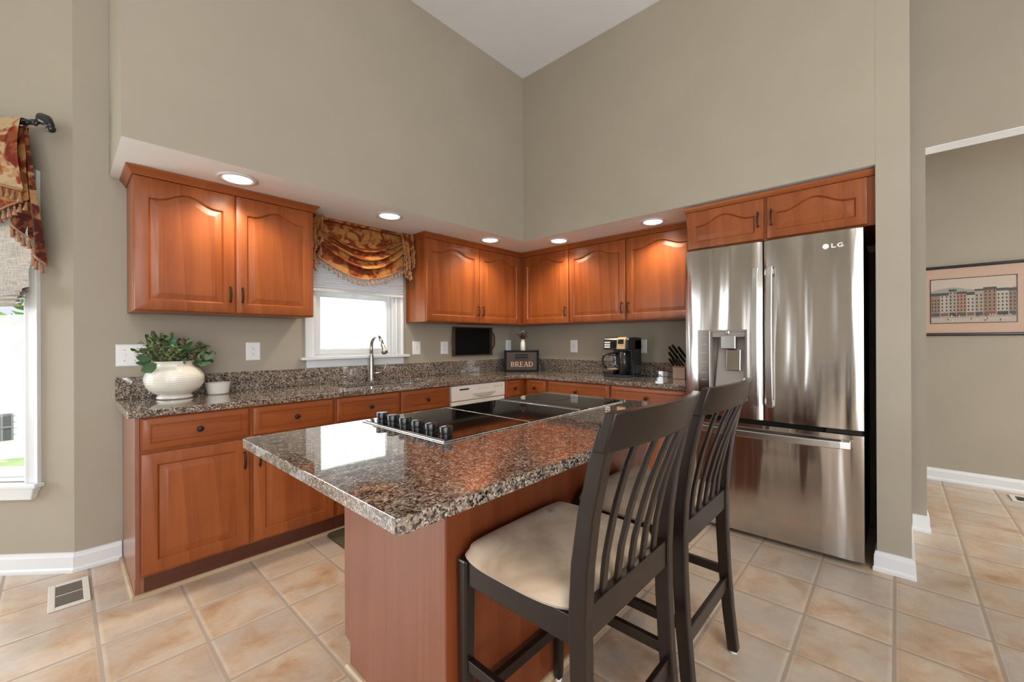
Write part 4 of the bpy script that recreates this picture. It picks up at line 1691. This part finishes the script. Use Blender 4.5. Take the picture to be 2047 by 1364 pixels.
b1, b2, b3, b4 = MB(), MB(), MB(), MB()
random.seed(11)
stems = []
for i in range(64):
    a = random.uniform(0, 2 * PI)
    tilt = random.uniform(.15, 1.22)
    L = random.uniform(.12, .205) * (1 + .15 * math.sin(tilt))
    dx, dy, dz = math.sin(tilt) * math.cos(a) * .74, math.sin(tilt) * math.sin(a) * .66, math.cos(tilt)
    p0 = Vector((.045 * math.cos(a), .045 * math.sin(a), .190))
    pts = []
    for k in range(6):
        q = k / 5
        pts.append(p0 + Vector((dx * L * q, dy * L * q, dz * L * q * 1.0 + .02 * q - .045 * q * q * math.sin(tilt))))
    brown = i % 5 == 0 and dz > .3
    b4.tube(pts, .0011, 5)
    tb = b3 if brown else b1
    nl = 22 if not brown else 16
    for k in range(nl):
        q = .25 + .75 * k / nl
        j = min(4, int(q * 5))
        p = pts[j].lerp(pts[j + 1], q * 5 - j)
        d = Vector((random.gauss(0, 1), random.gauss(0, 1), random.gauss(.4, .8))) + Vector((dx, dy, dz)) * .6
        s_ = random.uniform(.6, 1.1) * (.030 if not brown else .019)
        leaf(tb, p, d, s_, s_ * (.62 if not brown else .4))
for p, d, l in [((-.085, -.05, .205), (-.75, -.4, -.35), .085), ((-.10, -.03, .235), (-.9, -.15, .15), .075), ((.01, -.06, .27), (.5, -.4, .25), .085),
                ((-.06, -.05, .30), (.35, -.3, .35), .09), ((.10, -.03, .245), (.9, -.2, .1), .085), ((.09, -.05, .215), (.8, -.5, -.2), .08),
                ((.115, .01, .225), (1, 0, -.25), .08), ((.12, -.01, .25), (.9, .1, .35), .07), ((.05, .02, .30), (.5, .1, .7), .06), ((-.10, .02, .22), (-.8, .2, -.1), .07),
                ((.02, -.08, .225), (.2, -.8, -.05), .06)]:
    leaf(b2, p, d, l, l * .72, .18)
build('eucalyptus_leaves', b1, M['leaf'], pv, fixn=False)
build('round_leaves', b2, M['leaf_big'], pv, fixn=False)
build('brown_sprigs', b3, M['leaf_brown'], pv, fixn=False)
build('stems', b4, M['leaf_brown'], pv)

bw = tag(build('bowl', MB().lathe([(.050, 0), (.054, .003), (.056, .010), (.066, .070), (.067, .072), (.064, .072), (.060, .066), (.051, .012), (.002, .010)], n=36, cap1=True),
               M['bowl'], None, (-2.985, -.135, CZ), sharp=50), 'small white porcelain bowl right of the cream vase', 'bowl')

# tray with handles on the wall
tr = thing('tray', 'black tray with brown rim and handles propped on the backsplash', 'tray', (-.757, -.003, 1.1002))
TW, TH, TD = .262, .300, .046
build('panel', MB().box(-TW + .010, TW - .010, -.010, -.002, .010, TH - .010), M['black_matte'], tr)
b = MB()
b.box(-TW, -TW + .0098, -TD, -.002, 0, TH).box(TW - .0098, TW, -TD, -.002, 0, TH).box(-TW + .0098, TW - .0098, -TD + .012, -.002, 0, .0098).box(-TW + .0098, TW - .0098, -TD + .012, -.002, TH - .0098, TH)
build('rim', b, M['tray_wood'], tr, bevel=.002)
for sg in (-1, 1):
    x = sg * (TW + .0005)
    p = [(x, -.036, .055), (x + sg * .006, -.040, .070), (x + sg * .024, -.046, .100), (x + sg * .027, -.047, .125), (x + sg * .027, -.047, .185), (x + sg * .024, -.046, .210), (x + sg * .006, -.040, .240), (x, -.036, .255)]
    build('handle', MB().bar(p, .014, .012, (0, 1, 0)), M['tray_wood'], tr, bevel=.003)

# bread box in the corner
bb = thing('bread_box', 'dark bread box with copper lettering in the counter corner', 'bread box', (-.345, -.345, CZ), -PI / 4)
# local -y faces the camera
build('body', MB().box(-.188, .188, .001, .205, 0, .222), M['black_matte'], bb, bevel=.006)
b = MB()
b.box(-.188, -.166, -.014, .0005, 0, .230).box(.166, .188, -.014, .0005, 0, .230).box(-.1655, .1655, -.010, .0005, 0, .014).box(-.1655, .1655, -.010, .0005, .208, .224)
build('front_frame', b, M['black_matte'], bb, bevel=.003)
lid = build('lid', MB().box(-.1645, .1645, -.008, .0005, .0145, .2075), M['bread_front'], bb, bevel=.002)
b = MB()
b.hexa([(-.066, -.022, .148), (.066, -.022, .148), (.066, -.0082, .148), (-.066, -.0082, .148), (-.072, -.026, .158), (.072, -.026, .158), (.072, -.0082, .158), (-.072, -.0082, .158)])
b.hexa([(-.072, -.022, .176), (.072, -.022, .176), (.072, -.0082, .176), (-.072, -.0082, .176), (-.062, -.012, .186), (.062, -.012, .186), (.062, -.0082, .186), (-.062, -.0082, .186)])
build('handle', b, M['black'], lid, bevel=.001)


def stroke_letters(b, y0, y1, x, z, h, letters):
    w, s, t = .0052, .0022, h
    for ch in letters:
        def bx(a, c, e, f):
            b.box(x + a * h, x + c * h, y0, y1, z + e * h, z + f * h)

        def bow(cx, cz, rx, rz_, a0, a1, wt=.13, wn=.07):
            n = 14
            for i in range(n):
                q0, q1 = [math.radians(a0 + (a1 - a0) * k / n) for k in (i, i + 1)]

                def wd(q):
                    return wn + (wt - wn) * abs(math.cos(q))
                o0 = (x + h * (cx + rx * math.cos(q0)), z + h * (cz + rz_ * math.sin(q0)))
                o1 = (x + h * (cx + rx * math.cos(q1)), z + h * (cz + rz_ * math.sin(q1)))
                i0 = (x + h * (cx + (rx - wd(q0)) * math.cos(q0)), z + h * (cz + (rz_ - wn) * math.sin(q0)))
                i1 = (x + h * (cx + (rx - wd(q1)) * math.cos(q1)), z + h * (cz + (rz_ - wn) * math.sin(q1)))
                b.prism_y([o0, o1, i1, i0], y0, y1)

        def dia(xa, za, xb, zb, wd):
            b.prism_y([(x + h * xa, z + h * za), (x + h * (xa + wd), z + h * za), (x + h * (xb + wd), z + h * zb), (x + h * xb, z + h * zb)], y0, y1)
        if ch in 'BRED':
            bx(.10, .23, 0, 1)
            bx(0, .34, 0, .06)
            bx(0, .34, .94, 1)
        if ch == 'B':
            bx(.23, .42, .94, 1), bx(.23, .44, .48, .54), bx(.23, .44, 0, .06)
            bow(.40, .74, .28, .26, -90, 90)
            bow(.42, .27, .32, .27, -90, 90)
            x += .88 * h
        elif ch == 'R':
            bx(.23, .42, .94, 1), bx(.23, .44, .46, .52)
            bow(.40, .73, .30, .27, -90, 90)
            dia(.72, 0, .36, .48, .15)
            bx(.70, .95, 0, .06)
            x += .98 * h
        elif ch == 'E':
            bx(.23, .70, 0, .06), bx(.23, .66, .94, 1), bx(.23, .54, .48, .54), bx(.66, .71, 0, .22), bx(.62, .67, .78, 1), bx(.52, .56, .40, .62)
            x += .84 * h
        elif ch == 'A':
            dia(.10, 0, .42, 1, .06)
            dia(.70, 0, .40, 1, .14)
            bx(.24, .70, .32, .38), bx(0, .28, 0, .06), bx(.62, .98, 0, .06)
            x += .98 * h
        elif ch == 'D':
            bx(.23, .42, .94, 1), bx(.23, .42, 0, .06)
            bow(.38, .5, .50, .5, -90, 90)
            x += .92 * h
    return b


b = stroke_letters(MB(), -.0095, -.0078, -.118, .052, .052, 'BREAD')
build('lettering', b, M['copper'], lid)

bd = thing('bud_vase', 'small cream bottle vase with dark red berry twigs on the bread box', 'vase', (-.275, -.300, CZ + .2225))
build('bottle', MB().lathe([(.026, 0), (.029, .004), (.029, .075), (.026, .088), (.020, .100), (.019, .112), (.023, .118), (.023, .122), (.016, .122), (.015, .110)], n=24, cap1=False), M['ceramic'], bd)
b = MB()
berry = None
random.seed(5)
for i in range(26):
    a, t_ = random.uniform(0, 2 * PI), random.uniform(0, .85)
    L = random.uniform(.06, .125)
    p0 = Vector((.006 * math.cos(a), .006 * math.sin(a), .095))
    d = Vector((math.sin(t_) * math.cos(a), math.sin(t_) * math.sin(a), math.cos(t_)))
    p1 = p0 + d * L * .55 + Vector((0, 0, .02))
    p2 = p0 + d * L + Vector((0, 0, .022))
    p2.z = min(p2.z, .235)
    b.tube([p0, p1, p2], .0014, 5)
    for k in range(3):
        leaf(b, p0.lerp(p2, .5 + .15 * k), (random.gauss(0, 1), random.gauss(0, 1), .5), .014, .006)
    if i % 2 == 0:
        if berry is None:
            berry = build('berry', MB().sphere((0, 0, 0), .0042, 8, 6), M['bud'], bd, p2)
        else:
            share(berry, bd, p2)
build('twigs', b, M['twig'], bd, fixn=False)

# coffee maker, local -y faces the room
cm = thing('coffee_maker', 'black coffee maker with gold front panel on the right counter', 'coffee maker', (-.075, -1.483, CZ), R90)
hw = .122
build('base', MB().prism(rrect(-hw - .004, hw, -.270, .0, .012, 3), 0, .020), M['black'], cm, bevel=.003)
build('drip_tray', MB().box(-hw - .002, -hw + .095, -.268, -.16, .0205, .050), M['black'], cm, bevel=.003)
b = MB()
b.box(-hw + .02, hw, -.130, -.002, .0205, .335).box(.010, hw, -.19, -.1295, .0205, .255)
build('tower', b, M['black'], cm, bevel=.006)
hd_ = MB()
hd_.rings([[(x, y, z) for y, z in ((-.002, .245), (-.255, .245), (-.262, .252), (-.255, .335), (-.240, .352), (-.10, .358), (-.002, .352))] for x in (-hw - .004, hw)])
head = build('head', hd_, M['black'], cm, bevel=.005)
gp = MB()
gp.rings([[(x, y, z) for y, z in ((-.268, .250), (-.272, .256), (-.262, .338), (-.240, .3575), (-.215, .3595), (-.215, .350), (-.250, .330), (-.256, .250))] for x in (.014, .096)])
gpo = build('front_panel', gp, M['gold'], head, bevel=.002)
build('lever', MB().hexa([(.028, -.276, .298), (.082, -.276, .298), (.082, -.262, .298), (.028, -.262, .298), (.030, -.270, .338), (.080, -.270, .338), (.080, -.250, .342), (.030, -.250, .342)]), M['bronze'], gpo, bevel=.003)
build('serving_tube', MB().tube([(.055, -.215, .0205), (.055, -.215, .235)], .050, 24), M['black'], cm)
build('cup_plate', MB().lathe([(.040, .0205), (.042, .024), (.040, .0265)], (.050, -.226, 0), 24, sy=.9), M['alu'], cm)
for i in range(2):
    for j in range(2):
        build('button', MB().box(-hw + .010 + i * .030, -hw + .034 + i * .030, -.2665, -.257, .304 - j * .022, .318 - j * .022), M['button'], head, bevel=.001)
build('button', MB().box(-hw + .010, -hw + .064, -.2675, -.258, .262, .276), M['button'], head, bevel=.001)
build('display', MB().box(-hw + .075, .010, -.2650, -.2585, .262, .318), M['glass_black'], head)
ca = build('carafe', MB().lathe([(.050, .0515), (.056, .058), (.060, .10), (.058, .150), (.048, .185), (.050, .192)], (-hw + .068, -.198, 0), 28, cap1=False), M['pane'], cm)
build('carafe_lid', MB().lathe([(.051, .1925), (.053, .200), (.048, .214), (.03, .218)], (-hw + .068, -.198, 0), 24), M['black'], ca)
build('coffee_band', MB().lathe([(.0605, .066), (.0615, .066), (.0615, .074), (.0605, .074)], (-hw + .068, -.198, 0), 28, cap0=False, cap1=False), M['copper'], ca)
build('carafe_handle', MB().bar([(-hw + .022, -.225, .205), (-hw - .012, -.240, .195), (-hw - .026, -.246, .15), (-hw - .022, -.244, .10), (-hw + .012, -.228, .075)], .018, .012, (0.4, .9, 0)), M['black'], ca, bevel=.003)
pcord = tag(build('power_cord', MB().tube([(-.055, -1.61, CZ + .10), (-.035, -1.66, CZ + .115), (-.0275, -1.72, CZ + .085), (-.0275, -1.84, CZ + .052), (-.03, -1.92, CZ + .025), (-.04, -1.98, CZ + .006)], .0035, 8), M['cord']),
            'thin dark power cord sagging behind the coffee maker', 'cord')

# knife block
kn = thing('knife_block', 'pale wooden knife block with black handled knives beside the fridge', 'knife block', (-.135, -1.995, CZ), R90)
b = MB()
b.rings([[(x, y, z) for y, z in ((-.055, 0), (.075, 0), (.105, .115), (.020, .185), (-.055, .095))] for x in (-.050, .055)])
build('block', b, M['knife_block'], kn, bevel=.003)
random.seed(3)
ax = Vector((-.30, -.62, .72)).normalized()


def knife(p, l, w):
    b = MB()
    p = Vector(p)
    b.bar([p, p + ax * (l * .5), p + ax * l], [w * .8, w, w * 1.05], [.011, .013, .012], (0, 1, .86))
    o_ = build('knife', b, M['black'], kn, bevel=.003)
    b = MB()
    b.bar([p + ax * (l + .0006), p + ax * (l + .006)], w * .9, .012, (0, 1, .86))
    build('end_cap', b, M['chrome'], o_)
    b = MB()
    for q in (.25, .75):
        b.sphere(p + ax * (l * q) + Vector((-.0065, 0, 0)), .003, 8, 5)
    return o_


for r, (l, n, w) in enumerate([(.125, 3, .024), (.105, 3, .022), (.080, 4, .016)]):
    for i in range(n):
        x = -.040 + .080 * i / (n - 1)
        y = .022 - .032 * r
        z = .178 - .034 * r
        knife((x, y, z), l + (.02 if r == 0 and i == 1 else 0), w)

# ------------------------------------------------------------------ picture, registers, mat
pc = thing('framed_picture', 'wide framed townscape print with pink mat on the hall wall', 'picture', (HX - .0005, -3.853, 1.586), R90)
pw, ph = .385, .305
b = MB()
FP = [(0, 0), (0, -.016), (.006, -.024), (.016, -.026), (.024, -.020), (.026, -.010), (.026, 0)]
P4 = [((-pw, -ph), (-1, -1)), ((pw, -ph), (1, -1)), ((pw, ph), (1, 1)), ((-pw, ph), (-1, 1))]
rg = [[(p[0] + n[0] * (o - .024), y, p[1] + n[1] * (o - .024)) for o, y in FP] for p, n in P4]
rg.append(rg[0])
b.rings(rg, True, False, False)
build('frame', b, M['frame_black'], pc)
build('mat_board', MB().box(-pw + .020, pw - .020, -.010, -.001, -ph + .020, ph - .020), M['pink_mat'], pc)
b = MB()
ax0, ax1, az0, az1 = -.250, .250, -.193, .188
for e in ((ax0 - .006, ax1 + .006, az0 - .006, az0), (ax0 - .006, ax1 + .006, az1, az1 + .006), (ax0 - .006, ax0, az0, az1), (ax1, ax1 + .006, az0, az1)):
    b.box(e[0], e[1], -.012, -.0102, e[2], e[3])
build('fillet', b, M['frame_black'], pc)
pal = [((.60, .50, .41), 'sky'), ((.34, .32, .29), 'far_hills'), ((.52, .42, .36), 'street'), ((.30, .19, .13), 'brown_house'), ((.50, .44, .38), 'cream_house'),
       ((.40, .33, .27), 'tan_house'), ((.42, .22, .15), 'brick_house'), ((.05, .05, .055), 'slate_roof'), ((.035, .03, .03), 'print_window'),
       ((.05, .075, .085), 'teal_shopfront'), ((.20, .08, .06), 'red_shopfront'), ((.62, .58, .52), 'white_figure')]
pm = [mat('print_' + n, c, .6) for c, n in pal]
b = MB()
lay = [0]


def quad(x0, x1, z0, z1, mi):
    lay[0] += 1
    y = -.0102 - .000012 * lay[0]
    b.mi = mi
    b.face([b.v((x0, y, z0)), b.v((x1, y, z0)), b.v((x1, y, z1)), b.v((x0, y, z1))])


random.seed(21)
quad(ax0, ax1, az0, az1, 0)
for i in range(24):
    x = ax0 + (ax1 - ax0) * i / 24
    quad(x, x + (ax1 - ax0) / 24, az0 + .1, 0.088 + .022 * math.sin(i * .28) + .006 * random.random(), 1)
quad(ax0, ax1, az0, az0 + .060, 2)
quad(ax0, ax1, az0 + .046, az0 + .0485, 8)
x = ax0
hs = 0
while x < ax1 - .012:
    w_ = min(random.uniform(.042, .075), ax1 - x)
    top = random.uniform(.040, .082)
    quad(x, x + w_, az0 + .052, top, [3, 4, 5, 6, 4, 5, 3, 4][hs % 8])
    quad(x - .001, x + w_ + .001, top, top + random.uniform(.014, .026), 7)
    quad(x + .003, x + w_ - .003, az0 + .058, az0 + .088, [9, 10, 8, 9, 10][hs % 5])
    nw = 2 if w_ < .055 else 3
    z = az0 + .100
    while z < top - .018:
        for k in range(nw):
            cx = x + w_ * (k + .5) / nw
            quad(cx - .0045, cx + .0045, z, z + .017, 8)
        z += .030
    x += w_
    hs += 1
for i in range(26):
    cx = random.uniform(ax0 + .01, ax1 - .01)
    z = az0 + random.choice((.010, .024, .050, .052))
    quad(cx - .003, cx + .003, z, z + .016, random.choice((11, 11, 8, 8)))
build('print', b, pm, pc, fixn=False)
b = MB()
b.box(-pw + .021, pw - .021, -.0150, -.0142, -ph + .021, ph - .021)
build('glazing', b, M['pane'], pc)


def register(label, x0, x1, y0, y1, n):
    t = thing('floor_register', label, 'floor vent', ((x0 + x1) / 2, (y0 + y1) / 2, .0006), 0, 'cream floor registers')
    w, h = (x1 - x0) / 2, (y1 - y0) / 2
    b = MB()
    ix, iy = w - .024, h - .030
    b.box(-w, -ix, -h, h, 0, .006).box(ix, w, -h, h, 0, .006).box(-ix, ix, -h, -iy, 0, .006).box(-ix, ix, iy, h, 0, .006).box(-ix, ix, -.004, .004, 0, .006)
    build('frame', b, M['vent'], t, bevel=.002)
    build('damper', MB().box(-ix, ix, -iy, iy, 0, .001), M['slot'], t)
    b = MB()
    for k in range(n):
        y = -iy + .006 + (2 * iy - .012) * k / (n - 1)
        b.hexa([(-ix, y - .003, .0015), (ix, y - .003, .0015), (ix, y - .001, .0015), (-ix, y - .001, .0015), (-ix, y + .001, .0055), (ix, y + .001, .0055), (ix, y + .003, .0055), (-ix, y + .003, .0055)])
    build('louvres', b, M['vent_dark'], t)
    return t


register('cream floor register near the baseboard at lower left', -3.698, -3.558, -.436, -.132, 26)
register('cream floor register in the hall at the right edge', 1.215, 1.39, -4.36, -4.035, 20)
mt = tag(build('floor_mat', MB().prism(rrect(-2.52, -1.60, -1.06, -.605, .04), .0008, .011), M['door_mat'], bevel=.003), 'dark olive floor mat in front of the sink cabinet', 'mat')

# ------------------------------------------------------------------ outdoors
GZ = -.9
struct('ground', MB().box(-30, 30, 0.6, 50, GZ - .1, GZ), M['lawn'], 'sunlit lawn outside the windows', 'ground')


def house(label, x0, x1, y0, y1, z1, win=None):
    h = thing('neighbor_house', label, 'house', (x0, y0, GZ))
    b = MB()
    pr = [(0, 0)]
    z = 0.0
    H = z1 - GZ
    while z < H - .001:
        pr += [(-.018, z + .001), (0, min(H, z + .115))]
        z += .115
    pr.append((.15, H))
    pr.append((.15, 0))
    b.rings([[(x, y, zz_) for y, zz_ in pr] for x in (0, x1 - x0)])
    b.box(0, .15, .15, y1 - y0, 0, H).box(x1 - x0 - .15, x1 - x0, .15, y1 - y0, 0, H)
    build('siding', b, M['siding'], h)
    build('corner_board', MB().box(-.03, .09, -.035, -.019, 0, H), M['trim'], h)
    build('roof', MB().rings([[(x, y, zz_) for y, zz_ in ((-.4, H), (y1 - y0 + .3, H), ((y1 - y0) / 2, H + 1.6))] for x in (-.3, x1 - x0 + .3)]), M['roof'], h)
    if win:
        wx0, wx1, wz0, wz1 = win
        w = build('window', MB().box(wx0, wx1, -.05, -.019, wz0, wz1), M['slot'], h)
        b = MB()
        for k in range(5):
            x = wx0 + (wx1 - wx0) * k / 4
            b.box(x - .015, x + .015, -.06, -.0505, wz0, wz1)
        b.box(wx0, wx1, -.065, -.0605, (wz0 + wz1) / 2 - .015, (wz0 + wz1) / 2 + .015)
        build('window_bars', b, M['roof'], w)
    return h


house('white sided house wall seen through the sink window', -.61, 7.0, 4.0, 8.0, 4.6)
house('low white sided building seen through the bay window', -9.0, -3.9, 9.0, 12.0, 1.75, (4.25, 4.75, .35, .85))


def tree(x, y, h, r, label):
    t = thing('tree', label, 'tree', (x, y, GZ), 0, 'trees beyond the lawn')
    build('trunk', MB().tube([(0, 0, 0), (.03, .02, h * .4), (0, 0, h * .75)], [.14, .11, .05], 10), M['bark'], t)
    b = MB()
    for i in range(900):
        d = Vector((random.gauss(0, 1), random.gauss(0, 1), random.gauss(0, 1))).normalized() * r * random.uniform(.55, 1.0)
        leaf(b, (d.x, d.y, h * .68 + d.z * .9), (random.gauss(0, 1), random.gauss(0, 1), random.gauss(0, 1)), .30, .20)
    build('crown', b, M['tree_leaf'], t, fixn=False)


random.seed(9)
tree(-2.9, 6.2, 4.4, 1.5, 'green tree left of the white siding behind the sink window')
tree(-6.6, 15.5, 5.4, 2.2, 'leafy tree above the low white building outside the bay')
tree(-3.4, 19.5, 6.0, 2.6, 'second leafy tree farther right behind the low white building')
sun = bpy.data.lights.new('sun', 'SUN')
sun.energy = 13.0
sun.angle = .02
so = bpy.data.objects.new('sun', sun)
COL.objects.link(so)
so.rotation_euler = Vector((-.25, .45, -1.0)).to_track_quat('-Z', 'Y').to_euler()
